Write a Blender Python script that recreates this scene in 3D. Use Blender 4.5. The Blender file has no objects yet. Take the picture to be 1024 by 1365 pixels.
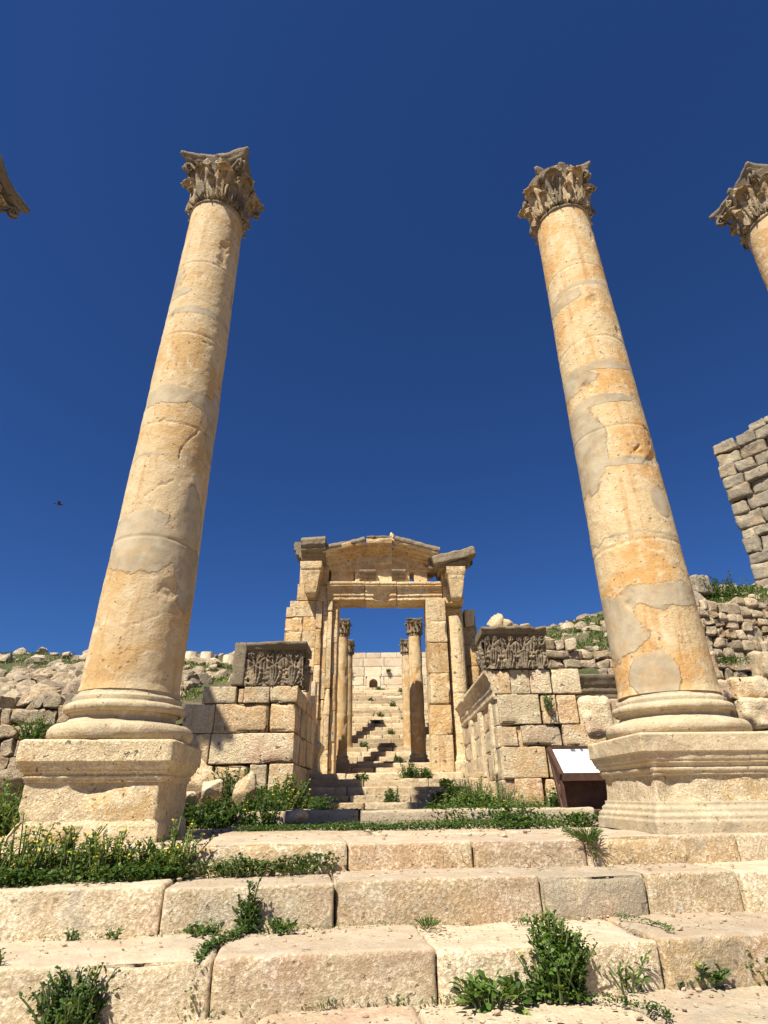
import bpy, math, random
import numpy as np
from mathutils import Vector, Matrix
PI = math.pi
rnd = random.Random(7)
scene = bpy.context.scene
COL = scene.collection

# ------------------------------------------------------------------ camera
pitch, roll = math.radians(26.6), math.radians(0.6)
fw = Vector((0, math.cos(pitch), math.sin(pitch)))
up0 = Vector((0, -math.sin(pitch), math.cos(pitch)))
ri0 = Vector((1, 0, 0))
c, s = math.cos(roll), math.sin(roll)
ri = ri0 * c - up0 * s
up = ri0 * s + up0 * c
cam_d = bpy.data.cameras.new("camera")
cam = bpy.data.objects.new("camera", cam_d)
COL.objects.link(cam)
cam.matrix_world = Matrix(((ri.x, up.x, -fw.x, 0), (ri.y, up.y, -fw.y, 0), (ri.z, up.z, -fw.z, 0), (0, 0, 0, 1)))
cam_d.sensor_fit = 'VERTICAL'
cam_d.angle = 2 * math.atan(682.5 / 755)
cam_d.clip_start, cam_d.clip_end = 0.05, 6000
scene.camera = cam

# ------------------------------------------------------------------ light
AZ, EL = math.radians(34), math.radians(54)
d = Vector((math.sin(AZ) * math.cos(EL), math.cos(AZ) * math.cos(EL), -math.sin(EL)))
sun_d = bpy.data.lights.new("sun", 'SUN')
sun_d.energy = 5.0
sun_d.angle = math.radians(0.5)
sun_d.color = (1.0, 0.93, 0.80)
sun = bpy.data.objects.new("sun", sun_d)
COL.objects.link(sun)
sun.rotation_euler = d.to_track_quat('-Z', 'Y').to_euler()
world = bpy.data.worlds.new("World")
scene.world = world
world.use_nodes = True
wn = world.node_tree
bg = wn.nodes['Background']
sky = wn.nodes.new('ShaderNodeTexSky')
sky.sky_type = 'NISHITA'
sky.sun_disc = False
sky.sun_elevation = EL
sky.sun_rotation = math.radians(180) + AZ
sky.altitude = 900
sky.air_density = 1.0
sky.dust_density = 0.0
sky.ozone_density = 6.0
skm = wn.nodes.new('ShaderNodeMix'); skm.data_type = 'RGBA'; skm.blend_type = 'MULTIPLY'
skm.inputs[0].default_value = 1.0
skm.inputs[7].default_value = (0.365, 0.60, 0.97, 1)      # deep clear desert-spring sky
wn.links.new(sky.outputs[0], skm.inputs[6])
wn.links.new(skm.outputs[2], bg.inputs[0])
bg.inputs[1].default_value = 0.05
scene.view_settings.view_transform = 'Standard'
scene.view_settings.look = 'None'
scene.view_settings.exposure = 0.85
scene.view_settings.gamma = 1.0

# ------------------------------------------------------------------ numpy noise
def _h(ix, iy, iz, seed):
    h = (ix * 374761393 + iy * 668265263 + iz * 1442695041 + seed * 974634777) & 0xFFFFFFFF
    h = ((h ^ (h >> 13)) * 1274126177) & 0xFFFFFFFF
    h = h ^ (h >> 16)
    return (h & 0xFFFF) / 32767.5 - 1.0
def vnoise(P, seed=0):
    I = np.floor(P).astype(np.int64)
    f = P - I
    f = f * f * (3 - 2 * f)
    x, y, z = I[:, 0], I[:, 1], I[:, 2]
    fx, fy, fz = f[:, 0], f[:, 1], f[:, 2]
    def l(a, b, t): return a + (b - a) * t
    c00 = l(_h(x, y, z, seed), _h(x + 1, y, z, seed), fx)
    c10 = l(_h(x, y + 1, z, seed), _h(x + 1, y + 1, z, seed), fx)
    c01 = l(_h(x, y, z + 1, seed), _h(x + 1, y, z + 1, seed), fx)
    c11 = l(_h(x, y + 1, z + 1, seed), _h(x + 1, y + 1, z + 1, seed), fx)
    return l(l(c00, c10, fy), l(c01, c11, fy), fz)
def fbm(P, scale=1.0, octv=4, seed=0, gain=0.5):
    P = np.asarray(P, float) * scale
    r = np.zeros(len(P)); a = 1.0; t = 0
    for o in range(octv):
        r += a * vnoise(P + 17.3 * o, seed + o); t += a; a *= gain; P = P * 2.03
    return r / t

# ------------------------------------------------------------------ mesh collector
K = 1.0      # metres per layout unit of the part being built
class M:
    def __init__(s): s.v = []; s.f = []; s.t = []; s.n = 0
    def add(s, V, F, tint=(0.5, 0.5, 0.0)):
        V = np.asarray(V, float)
        s.v.append(V)
        F = np.asarray(F, np.int64)
        if F.shape[1] == 3: F = np.hstack([F, F[:, 2:3]])
        s.f.append(F + s.n)
        T = np.empty((len(V), 4)); T[:, 3] = 1; T[:, :3] = tint
        s.t.append(T)
        s.n += len(V)
    def build(s, name, mat, parent=None, smooth=True, origin=None, rotz=0.0):
        V = np.vstack(s.v) if s.v else np.zeros((0, 3))
        if origin is not None: V = V - np.asarray(origin)
        V = V * K
        if rotz:
            cc, ss = math.cos(-rotz), math.sin(-rotz)
            V = np.stack([V[:, 0] * cc - V[:, 1] * ss, V[:, 0] * ss + V[:, 1] * cc, V[:, 2]], 1)
        F = np.vstack(s.f)
        tri = F[:, 2] == F[:, 3]
        cnt = np.where(tri, 3, 4)
        mask = np.ones(F.shape, bool); mask[tri, 3] = False
        loops = F[mask]
        me = bpy.data.meshes.new(name)
        me.vertices.add(len(V)); me.vertices.foreach_set('co', V.ravel())
        me.loops.add(len(loops)); me.loops.foreach_set('vertex_index', loops.astype(np.int32))
        me.polygons.add(len(F))
        st = np.concatenate([[0], np.cumsum(cnt)[:-1]]).astype(np.int32)
        me.polygons.foreach_set('loop_start', st)
        me.polygons.foreach_set('loop_total', cnt.astype(np.int32))
        me.polygons.foreach_set('use_smooth', np.full(len(F), smooth))
        a = me.attributes.new('tint', 'FLOAT_COLOR', 'POINT')
        a.data.foreach_set('color', np.vstack(s.t).ravel())
        me.update(calc_edges=True)
        me.validate()
        me.materials.append(mat)
        o = bpy.data.objects.new(name, me)
        COL.objects.link(o)
        if parent is not None: o.parent = parent
        elif origin is not None:
            o.location = [q * K for q in origin]; o.rotation_euler.z = rotz
        return o

def tag(o, label=None, cat=None, group=None, kind=None):
    if label: o['label'] = label
    if cat: o['category'] = cat
    if group: o['group'] = group
    if kind: o['kind'] = kind
    return o
def thing(name, label, cat, loc=(0, 0, 0), rotz=0, group=None):
    o = bpy.data.objects.new(name, None); COL.objects.link(o)
    o.location = [q * K for q in loc]; o.rotation_euler = (0, 0, rotz)
    o.empty_display_size = 0.2
    return tag(o, label, cat, group)
def copy_tree(o, parent=None):
    cpy = o.copy(); COL.objects.link(cpy)
    if parent is not None: cpy.parent = parent
    for ch in list(o.children): copy_tree(ch, cpy)
    return cpy
def rz(P, a, o=(0, 0, 0)):
    P = np.asarray(P, float) - np.asarray(o); cc, ss = math.cos(a), math.sin(a)
    return np.stack([P[:, 0] * cc - P[:, 1] * ss, P[:, 0] * ss + P[:, 1] * cc, P[:, 2]], 1) + np.asarray(o)

def grid_faces(nu, nv, closed_u=False, base=0):
    iu = np.arange(nu if closed_u else nu - 1); iv = np.arange(nv - 1)
    A, B = np.meshgrid(iu, iv, indexing='ij')
    A = A.ravel(); B = B.ravel(); A2 = (A + 1) % nu
    return np.stack([A * nv + B, A2 * nv + B, A2 * nv + B + 1, A * nv + B + 1], 1) + base

# ------------------------------------------------------------------ stone block
_lat = {}
def _axis(a, r, step):
    n = max(1, int(round((2 * a - 2 * r) / step)))
    mid = np.linspace(-a + r, a - r, n + 1)
    e = np.array([0, 0.35, 0.7]) * r
    return np.concatenate([-a + e, mid, (a - e)[::-1]])
def _surf(nx, ny, nz):
    k = (nx, ny, nz)
    if k in _lat: return _lat[k]
    idx = -np.ones(k, np.int64)
    I, J, K = np.meshgrid(np.arange(nx), np.arange(ny), np.arange(nz), indexing='ij')
    m = (I == 0) | (I == nx - 1) | (J == 0) | (J == ny - 1) | (K == 0) | (K == nz - 1)
    ijk = np.stack([I[m], J[m], K[m]], 1)
    idx[m] = np.arange(len(ijk))
    F = []
    def q(a, b, cc, dd, flip):
        a, b, cc, dd = [t.ravel() for t in (a, b, cc, dd)]
        F.append(np.stack([a, dd, cc, b] if flip else [a, b, cc, dd], 1))
    for k0, fl in ((0, True), (nz - 1, False)):
        s_ = idx[:, :, k0]; q(s_[:-1, :-1], s_[1:, :-1], s_[1:, 1:], s_[:-1, 1:], fl)
    for k0, fl in ((0, False), (ny - 1, True)):
        s_ = idx[:, k0, :]; q(s_[:-1, :-1], s_[1:, :-1], s_[1:, 1:], s_[:-1, 1:], fl)
    for k0, fl in ((0, True), (nx - 1, False)):
        s_ = idx[k0, :, :]; q(s_[:-1, :-1], s_[1:, :-1], s_[1:, 1:], s_[:-1, 1:], fl)
    _lat[k] = (ijk, np.vstack(F))
    return _lat[k]
_bs = [100]
def block(m, x0, x1, y0, y1, z0, z1, r=0.03, rough=0.01, fs=6.0, chip=0.0, step=0.06, tint=None, xf=None, seed=None, warp=0.0, grey=0.0):
    if seed is None: _bs[0] += 1; seed = _bs[0]
    a = np.array([x1 - x0, y1 - y0, z1 - z0]) / 2.0
    r = min(r, a.min() * 0.45)
    ax = [_axis(a[i], r, step) for i in range(3)]
    ijk, F = _surf(len(ax[0]), len(ax[1]), len(ax[2]))
    p = np.stack([ax[0][ijk[:, 0]], ax[1][ijk[:, 1]], ax[2][ijk[:, 2]]], 1)
    q = np.clip(p, -(a - r), a - r)
    dd = p - q
    L = np.linalg.norm(dd, axis=1, keepdims=True); L[L == 0] = 1
    n = dd / L
    edge = 1 - np.max(np.abs(n), axis=1)          # >0 near edges
    S = p + seed * 3.71
    disp = fbm(S, fs, 4, seed) * rough + fbm(S, fs * 4.2, 3, seed + 31) * rough * .35
    if chip:
        cn = fbm(S, fs * 0.35, 3, seed + 50)
        near = np.clip(1.0 - np.min(np.where(a - np.abs(p) < 1e-6, 9, a - np.abs(p)), axis=1) / (chip * 3), 0, 1)
        disp -= np.clip(cn - 0.1, 0, 1) * chip * 2.5 * near
    v = q + n * (r + disp)[:, None]
    if warp:
        v = v + np.stack([fbm(S, 1.3 / max(a), 1, seed + 9 + i) for i in range(3)], 1) * warp
    v = v + np.array([x0 + x1, y0 + y1, z0 + z1]) / 2.0
    if xf is not None: v = xf(v)
    if tint is None:
        rr = random.Random(seed); tint = (rr.random(), rr.random(), grey if rr.random() < 0.8 else min(1, grey + 0.4))
    m.add(v, F, tint)

def rock(m, cx, cy, cz, sx, sy, sz, seed, n=9, grey=0.5, xf=None, tint=None):
    a = np.linspace(-1, 1, n)
    ijk, F = _surf(n, n, n)
    p = np.stack([a[ijk[:, i]] for i in range(3)], 1)
    sph = p / np.linalg.norm(p, axis=1, keepdims=True)
    rs = np.random.RandomState(abs(seed) % 100000)
    N = rs.normal(size=(13, 3)); N /= np.linalg.norm(N, axis=1, keepdims=True)
    dst = rs.uniform(.5, .98, 13)
    dots = np.clip(sph @ N.T, 1e-3, None)
    rad = np.minimum((dst[None] / dots).min(1), 1.15)
    p = sph * rad[:, None]
    S = p + seed * 5.3
    p = p * (1 + 0.07 * fbm(S, 2.2, 4, seed))[:, None]
    rr = random.Random(seed)
    A_ = Matrix.Rotation(rr.uniform(0, 6.28), 3, 'Z') @ Matrix.Rotation(rr.uniform(-.4, .4), 3, 'X')
    p = p @ np.array(A_).T * np.array([sx, sy, sz]) * 1.1 + np.array([cx, cy, cz])
    if xf is not None: p = xf(p)
    m.add(p, F, tint or (rr.random(), rr.random(), grey))

def lathe(m, cx, cy, prof, nt=96, step=0.03, disp=None, tint=(0.5, 0.5, 0), cap=True):
    prof = np.array(prof, float)
    R, Z = [prof[0, 0]], [prof[0, 1]]
    for (r0, z0), (r1, z1) in zip(prof[:-1], prof[1:]):
        k = max(1, int(math.ceil(math.hypot(r1 - r0, z1 - z0) / step)))
        for i in range(1, k + 1): R.append(r0 + (r1 - r0) * i / k); Z.append(z0 + (z1 - z0) * i / k)
    R = np.array(R); Z = np.array(Z)
    t = np.linspace(0, 2 * PI, nt, endpoint=False)
    T, RR = np.meshgrid(t, R, indexing='ij'); _, ZZ = np.meshgrid(t, Z, indexing='ij')
    T = T.ravel(); RR = RR.ravel(); ZZ = ZZ.ravel()
    if disp is not None: RR = RR + disp(T, ZZ, RR)
    V = np.stack([cx + np.cos(T) * RR, cy + np.sin(T) * RR, ZZ], 1)
    m.add(V, grid_faces(nt, len(R), True), tint)
    if cap:
        nv = len(R)
        for k, fl in ((0, True), (nv - 1, False)):
            cpt = np.array([[cx, cy, Z[k]]])
            ring = V.reshape(nt, nv, 3)[:, k, :]
            VV = np.vstack([ring, cpt]); i = np.arange(nt); j = (i + 1) % nt
            FF = np.stack([i, j, np.full(nt, nt)], 1)
            if fl: FF = FF[:, ::-1]
            m.add(VV, FF, tint)

def sq_lathe(m, cx, cy, prof, n=40, cr=0.03, disp=None, tint=(0.5, 0.5, 0), step=0.03, xf=None, cap=True):
    """sweep a (half width, z) profile round a square with worn corners"""
    prof = np.array(prof, float)
    H, Z = [prof[0, 0]], [prof[0, 1]]
    for (r0, z0), (r1, z1) in zip(prof[:-1], prof[1:]):
        k = max(1, int(math.ceil(math.hypot(r1 - r0, z1 - z0) / step)))
        for i in range(1, k + 1): H.append(r0 + (r1 - r0) * i / k); Z.append(z0 + (z1 - z0) * i / k)
    H = np.array(H); Z = np.array(Z)
    e = np.concatenate([np.linspace(-1, -1 + 2 * cr, 4)[:-1], np.linspace(-1 + 2 * cr, 1 - 2 * cr, n - 6), np.linspace(1 - 2 * cr, 1, 4)[1:]])[:-1]
    o = np.ones(len(e))
    ring = np.vstack([np.stack([e, -o], 1), np.stack([o, e], 1), np.stack([-e, o], 1), np.stack([-o, -e], 1)])
    q = np.clip(ring, -1 + cr * 2, 1 - cr * 2); dd = ring - q
    L = np.linalg.norm(dd, axis=1, keepdims=True); nn = dd / L
    ring = q + nn * cr * 2
    nt = len(ring)
    V = ring[:, None, :] * H[None, :, None]
    V = np.concatenate([V, np.broadcast_to(Z[None, :, None], (nt, len(Z), 1))], 2).reshape(-1, 3)
    N = np.repeat(np.concatenate([nn, np.zeros((nt, 1))], 1), len(Z), axis=0)
    if disp is not None: V = V + N * disp(V)[:, None]
    V = V + np.array([cx, cy, 0])
    if xf is not None: V = xf(V)
    m.add(V, grid_faces(nt, len(Z), True), tint)
    if cap:
        nv = len(Z)
        for k, fl in ((0, True), (nv - 1, False)):
            rg = V.reshape(nt, nv, 3)[:, k, :]
            VV = np.vstack([rg, rg.mean(0, keepdims=True)]); i = np.arange(nt); j = (i + 1) % nt
            FF = np.stack([i, j, np.full(nt, nt)], 1)
            if fl: FF = FF[:, ::-1]
            m.add(VV, FF, tint)

def tube(m, pts, rad, ns=8, tint=(0.5, 0.5, 0), closed=False, jit=0.0):
    P = np.array(pts, float); n = len(P)
    rad = np.full(n, rad) if np.isscalar(rad) else np.array(rad)
    T = np.gradient(P, axis=0); T /= np.linalg.norm(T, axis=1, keepdims=True) + 1e-9
    ref = np.array([0.13, 0.21, 0.97])
    A = np.cross(T, ref); A /= np.linalg.norm(A, axis=1, keepdims=True) + 1e-9
    B = np.cross(T, A)
    t = np.linspace(0, 2 * PI, ns, endpoint=False)
    V = P[None] + (np.cos(t)[:, None, None] * A[None] + np.sin(t)[:, None, None] * B[None]) * rad[None, :, None]
    V = V.reshape(-1, 3)
    if jit: V = V + np.stack([fbm(V, 9, 2, 5 + i) for i in range(3)], 1) * jit
    m.add(V, grid_faces(ns, n, True)[:, ::-1], tint)
    for k, fl in ((0, True), (n - 1, False)):
        rg = V.reshape(ns, n, 3)[:, k, :]
        VV = np.vstack([rg, rg.mean(0, keepdims=True)]); i = np.arange(ns); j = (i + 1) % ns
        FF = np.stack([i, j, np.full(ns, ns)], 1)
        m.add(VV, FF if fl else FF[:, ::-1], tint)

def mould(m, p0, p1, prof, back=0.3, out=(0, -1, 0), upv=(0, 0, 1), step=0.05, rough=0.012, fs=7, tint=None, chip=0.0, seed=None):
    """extrude (out, z) profile from p0 to p1, closed behind; worn by noise"""
    if seed is None: _bs[0] += 1; seed = _bs[0]
    p0 = np.array(p0, float); p1 = np.array(p1, float)
    L = np.linalg.norm(p1 - p0); n = max(2, int(L / step) + 1)
    pr = [prof[0]]
    for (a0, b0), (a1, b1) in zip(prof[:-1], prof[1:]):
        k = max(1, int(math.ceil(math.hypot(a1 - a0, b1 - b0) / step)))
        for i in range(1, k + 1): pr.append((a0 + (a1 - a0) * i / k, b0 + (b1 - b0) * i / k))
    pr = [(-back, pr[0][1])] + pr + [(-back, pr[-1][1])]
    pr = np.array(pr); K = len(pr)
    out = np.array(out, float); upv = np.array(upv, float)
    tt = np.linspace(0, 1, n)
    base = p0[None] + (p1 - p0)[None] * tt[:, None]
    V = base[:, None, :] + pr[None, :, 0, None] * out + pr[None, :, 1, None] * upv
    V = V.reshape(-1, 3)
    cen = (p0 + p1) / 2 - out * back / 2
    w = fbm(V, fs, 4, seed) * rough
    if chip:
        w = w - np.clip(fbm(V, fs * .3, 3, seed + 4) - 0.12, 0, 1) * chip * 3
    dirs = out * 0.8 + upv * 0.2
    V = V + w[:, None] * dirs
    F = grid_faces(n, K)
    # close the back
    i = np.arange(n - 1)
    F = np.vstack([F, np.stack([i * K + K - 1, (i + 1) * K + K - 1, (i + 1) * K, i * K], 1)])
    rr = random.Random(seed)
    tint = tint or (rr.random(), rr.random(), 0.1)
    m.add(V, F, tint)
    for k, fl in ((0, True), (n - 1, False)):
        ring = V[k * K:(k + 1) * K]
        VV = np.vstack([ring, ring.mean(0, keepdims=True) * .6 + .4 * (ring[0] + ring[-1]) / 2]); i = np.arange(K); j = (i + 1) % K
        FF = np.stack([i, j, np.full(K, K)], 1)
        m.add(VV, FF[:, ::-1] if fl else FF, tint)

# ------------------------------------------------------------------ materials
class NT:
    def __init__(s, name):
        s.m = bpy.data.materials.new(name); s.m.use_nodes = True
        s.t = s.m.node_tree; s.b = s.t.nodes['Principled BSDF']
        s.tc = s.t.nodes.new('ShaderNodeTexCoord')
    def n(s, ty, **kw):
        nd = s.t.nodes.new(ty)
        for k, v in kw.items(): setattr(nd, k, v)
        return nd
    def put(s, sock, v):
        if hasattr(v, 'is_linked') or isinstance(v, bpy.types.NodeSocket): s.t.links.new(v, sock)
        else: sock.default_value = v
    def P(s): return s.tc.outputs['Object']
    def map(s, v, scale=(1, 1, 1), loc=(0, 0, 0)):
        nd = s.n('ShaderNodeMapping'); s.put(nd.inputs[0], v)
        nd.inputs['Scale'].default_value = scale; nd.inputs['Location'].default_value = loc
        return nd.outputs[0]
    def noise(s, v, scale, detail=4, rough=0.55, dist=0.0):
        nd = s.n('ShaderNodeTexNoise'); s.put(nd.inputs['Vector'], v)
        nd.inputs['Scale'].default_value = scale; nd.inputs['Detail'].default_value = detail
        nd.inputs['Roughness'].default_value = rough; nd.inputs['Distortion'].default_value = dist
        return nd.outputs[0]
    def voro(s, v, scale, feat='F1', rand=1.0):
        nd = s.n('ShaderNodeTexVoronoi', feature=feat); s.put(nd.inputs['Vector'], v)
        nd.inputs['Scale'].default_value = scale; nd.inputs['Randomness'].default_value = rand
        return nd.outputs[0]
    def math(s, op, a, b=0.0, cc=None, clamp=False):
        nd = s.n('ShaderNodeMath', operation=op); nd.use_clamp = clamp
        s.put(nd.inputs[0], a); s.put(nd.inputs[1], b)
        if cc is not None: s.put(nd.inputs[2], cc)
        return nd.outputs[0]
    def ss(s, x, lo, hi):
        nd = s.n('ShaderNodeMapRange', interpolation_type='SMOOTHSTEP')
        s.put(nd.inputs[0], x); nd.inputs[1].default_value = lo; nd.inputs[2].default_value = hi
        return nd.outputs[0]
    def mix(s, f, a, b, mode='MIX'):
        nd = s.n('ShaderNodeMix', data_type='RGBA', blend_type=mode)
        s.put(nd.inputs[0], f)
        for i, v in ((6, a), (7, b)):
            if isinstance(v, tuple) and len(v) == 3: v = v + (1,)
            s.put(nd.inputs[i], v)
        return nd.outputs[2]
    def vm(s, op, a, b):
        nd = s.n('ShaderNodeVectorMath', operation=op); s.put(nd.inputs[0], a); s.put(nd.inputs[1], b)
        return nd
    def tint(s):
        a = s.n('ShaderNodeAttribute', attribute_name='tint')
        sp = s.n('ShaderNodeSeparateColor'); s.t.links.new(a.outputs['Color'], sp.inputs[0])
        return sp.outputs[0], sp.outputs[1], sp.outputs[2]
    def bump(s, h, dist, strength=1.0, prev=None):
        nd = s.n('ShaderNodeBump'); s.put(nd.inputs['Height'], h)
        nd.inputs['Distance'].default_value = dist; nd.inputs['Strength'].default_value = strength
        if prev is not None: s.put(nd.inputs['Normal'], prev)
        return nd.outputs[0]

def stone(name, c1, c2, c3, grey=(.33, .285, .21), dark=(.10, .085, .06), fine=22, mott=0.5, pits=0.5, greyamt=0.0, bumpd=0.02,
          patches=(), joints=(), streak=0.0, hue=1.0, pink=0.0, wormy=0.0, topwear_sundim=0.0):
    """limestone: c1 base cream, c2 ochre, c3 pale; patches are mortar repairs, joints drum joints (real surface marks)"""
    k = NT(name); P = k.P()
    tr, tg, tb = k.tint()
    off = k.vm('ADD', P, k.vm('MULTIPLY', k.n('ShaderNodeAttribute', attribute_name='tint').outputs['Vector'], (7.0, 5.0, 3.0)).outputs[0]).outputs[0]
    n1 = k.noise(off, 1.1, 5, .55, .4)
    n2 = k.noise(off, 5.5, 7, .65, .8)
    n3 = k.noise(off, fine, 7, .7, .15)
    n4 = k.noise(off, fine * 3.5, 4, .6)
    sel = k.math('ADD', k.math('MULTIPLY', n1, 1.0), k.math('MULTIPLY', k.math('SUBTRACT', tr, .5), .30 * hue))
    col = k.mix(k.ss(sel, .46, .60), c1, c2)
    col = k.mix(k.math('MULTIPLY', k.ss(n2, .50, .68), .8), col, c3)
    if pink:
        np_ = k.noise(off, .9, 4, .6, .5)
        col = k.mix(k.math('MULTIPLY', k.ss(np_, .52, .66), pink), col, (.46, .24, .19))
    # mottling
    col = k.mix(k.math('MULTIPLY', k.ss(n3, .46, .28), mott), col, tuple(x * .55 for x in c2))
    col = k.mix(k.math('MULTIPLY', k.ss(n3, .58, .72), mott * .8), col, tuple(min(.8, x * 1.25) for x in c3))
    if streak:
        st = k.noise(k.map(off, (5, 5, .55)), 1.6, 6, .65, .5)
        col = k.mix(k.math('MULTIPLY', k.ss(st, .52, .68), streak), col, tuple(x * y for x, y in zip(c2, (.75, .60, .45))))
        col = k.mix(k.math('MULTIPLY', k.ss(st, .46, .34), streak * .6), col, c3)
    wv = None
    if wormy:
        w1 = k.noise(off, fine * 3.0, 6, .70, .05)
        w2 = k.noise(off, fine * .45, 3, .6, 0)
        wv = k.math('ADD', w1, k.math('MULTIPLY', k.math('SUBTRACT', w2, .5), .35))
        col = k.mix(k.math('MULTIPLY', k.ss(wv, .51, .40), wormy * .85), col, tuple(x * .52 for x in c2))
        col = k.mix(k.math('MULTIPLY', k.ss(wv, .51, .64), wormy * .9), col, (min(.82, c3[0] * 1.12), c3[1] * 1.14, c3[2] * 1.18))
    tw = None
    if topwear_sundim:      # foot-worn upper faces: smoother, and toned darker to offset strong sun on treads
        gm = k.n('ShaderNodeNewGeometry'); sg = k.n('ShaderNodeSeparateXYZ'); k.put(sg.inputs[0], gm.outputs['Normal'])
        tw = k.math('MULTIPLY', k.ss(k.math('ADD', sg.outputs[2], k.math('MULTIPLY', k.math('SUBTRACT', n2, .5), .5)), .55, .85), topwear_sundim)
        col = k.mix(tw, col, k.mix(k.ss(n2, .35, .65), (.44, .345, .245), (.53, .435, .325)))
    # lichen / grey patina
    gn = k.noise(off, 2.3, 7, .68, .6)
    gs = k.math('ADD', gn, k.math('ADD', k.math('MULTIPLY', tb, .30), greyamt * .3))
    gmask = k.math('MULTIPLY', k.ss(gs, .58, .76), .75)
    col = k.mix(gmask, col, k.mix(n3, tuple(x * .7 for x in grey), tuple(min(.8, x * 1.5) for x in grey)))
    # pits
    pn = k.noise(off, fine * 1.3, 3, .5, .3)
    pmask = k.math('MULTIPLY', k.ss(pn, .36, .27), pits)
    col = k.mix(pmask, col, dark)
    # value per block
    val = k.math('ADD', .84, k.math('MULTIPLY', tg, .30))
    vcol = k.n('ShaderNodeCombineColor')
    for i in range(3): k.put(vcol.inputs[i], val)
    col = k.mix(1.0, col, vcol.outputs[0], 'MULTIPLY')
    h = k.math('ADD', k.math('MULTIPLY', n3, .6), k.math('ADD', k.math('MULTIPLY', n2, .5), k.math('MULTIPLY', n4, .16)))
    h = k.math('SUBTRACT', h, k.math('MULTIPLY', pmask, .55))
    if wv is not None: h = k.math('ADD', h, k.math('MULTIPLY', k.ss(wv, .35, .65), .30 * wormy))
    if tw is not None: h = k.math('MULTIPLY', h, k.math('SUBTRACT', 1.0, k.math('MULTIPLY', tw, .55)))
    # mortar patches
    if patches or joints:
        wob = k.math('SUBTRACT', k.noise(P, 2.6, 7, .58, .3), .5)
        pm = None; edge = None
        for (px, py, pz, rx, ry, rzz) in patches:
            dv = k.vm('DIVIDE', k.vm('SUBTRACT', P, (px, py, pz)).outputs[0], (rx, ry, rzz)).outputs[0]
            nd = k.n('ShaderNodeVectorMath', operation='LENGTH'); k.put(nd.inputs[0], dv)
            q = k.math('ADD', nd.outputs['Value'], k.math('MULTIPLY', wob, 1.35))
            pm = q if pm is None else k.math('MINIMUM', pm, q)
        if joints:
            sep = k.n('ShaderNodeSeparateXYZ'); k.put(sep.inputs[0], P)
            for (z0, w, sl) in joints:
                q = k.math('ABSOLUTE', k.math('SUBTRACT', k.math('ADD', sep.outputs[2], k.math('ADD', k.math('MULTIPLY', wob, .28), k.math('MULTIPLY', sep.outputs[0], sl))), z0))
                q = k.math('DIVIDE', q, w)
                pm = q if pm is None else k.math('MINIMUM', pm, q)
        pmask2 = k.ss(pm, 1.03, .97)
        rim = k.math('MULTIPLY', k.ss(k.math('ABSOLUTE', k.math('SUBTRACT', pm, 1.02)), .05, .0), .75)
        mcol = k.mix(k.ss(k.noise(P, 3.5, 6, .65, .3), .35, .66), (.31, .255, .17), (.44, .375, .265))
        mcol = k.mix(k.math('MULTIPLY', k.ss(k.noise(P, 38, 4, .7), .42, .3), .5), mcol, (.20, .16, .11))
        col = k.mix(k.math('MULTIPLY', pmask2, k.math('ADD', .62, k.math('MULTIPLY', k.ss(n2, .35, .6), .34))), col, mcol)
        col = k.mix(k.math('MULTIPLY', rim, k.ss(n2, .3, .6)), col, (.22, .15, .085))
        h = k.mix(pmask2, h, k.math('ADD', .75, k.math('MULTIPLY', n4, .12)))
    k.put(k.b.inputs['Base Color'], col)
    k.b.inputs['Roughness'].default_value = .92
    k.b.inputs['Specular IOR Level'].default_value = .18
    nb = k.bump(h, bumpd, 1.0)
    k.put(k.b.inputs['Normal'], nb)
    return k.m

CREAM = (.52, .40, .24); OCHRE = (.50, .28, .115); PALE = (.62, .52, .36)
L_patches = [(-.10, -.45, 2.32, .42, .40, .36), (.37, -.34, 2.62, .13, .3, .40), (.45, -.2, 2.0, .16, .30, .36),
             (.05, 0, 4.16, .58, .58, .15), (.48, .0, 4.0, .12, .4, .6), (-.42, -.2, 6.15, .22, .4, .35), (-.30, -.35, 5.85, .25, .3, .10), (.1, -.4, 5.52, .5, .5, .06),
             (.48, -.15, 6.1, .1, .3, .5)]
R_patches = [(-.42, -.25, 6.33, .30, .35, .13), (-.10, -.45, 6.5, .5, .5, .035), (-.45, -.15, 4.85, .28, .5, .16), (-.05, -.1, 5.0, .52, .55, .09),
             (-.5, -.15, 3.85, .26, .55, .62), (.0, 0, 4.45, .56, .56, .09), (.0, -.5, 3.52, .5, .3, .06), (.22, -.46, 2.98, .13, .2, .21), (.0, 0, 1.86, .60, .60, .20), (-.5, -.1, 1.55, .30, .40, .34),
             (-.30, -.40, 1.05, .26, .30, .24)]
L_patches = [(a, b, z + .31, p, q, r) for a, b, z, p, q, r in L_patches]
R_patches = [(a, b, z + .31, p, q, r) for a, b, z, p, q, r in R_patches]
MAT = {}
MAT['shaftL'] = stone('limestone shaft patched', (.52, .40, .235), (.47, .31, .14), (.59, .48, .32), fine=17, mott=.30, pits=.6, patches=L_patches, joints=((5.86, .018, .02), (3.66, .012, -.03), (2.55, .012, .05)), streak=.45, bumpd=.020, hue=.2)
MAT['shaftR'] = stone('limestone shaft ochre', (.54, .41, .23), (.51, .30, .115), (.60, .50, .33), fine=17, mott=.36, pits=.6, patches=R_patches, joints=((4.76, .020, .02), (3.86, .020, -.02), (2.9, .014, .05)), streak=.55, bumpd=.022, hue=.2)
MAT['shaftS'] = stone('limestone shaft small', (.54, .40, .22), (.47, .30, .13), PALE, fine=12, mott=.4, pits=.4, streak=.4, bumpd=.02)
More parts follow.
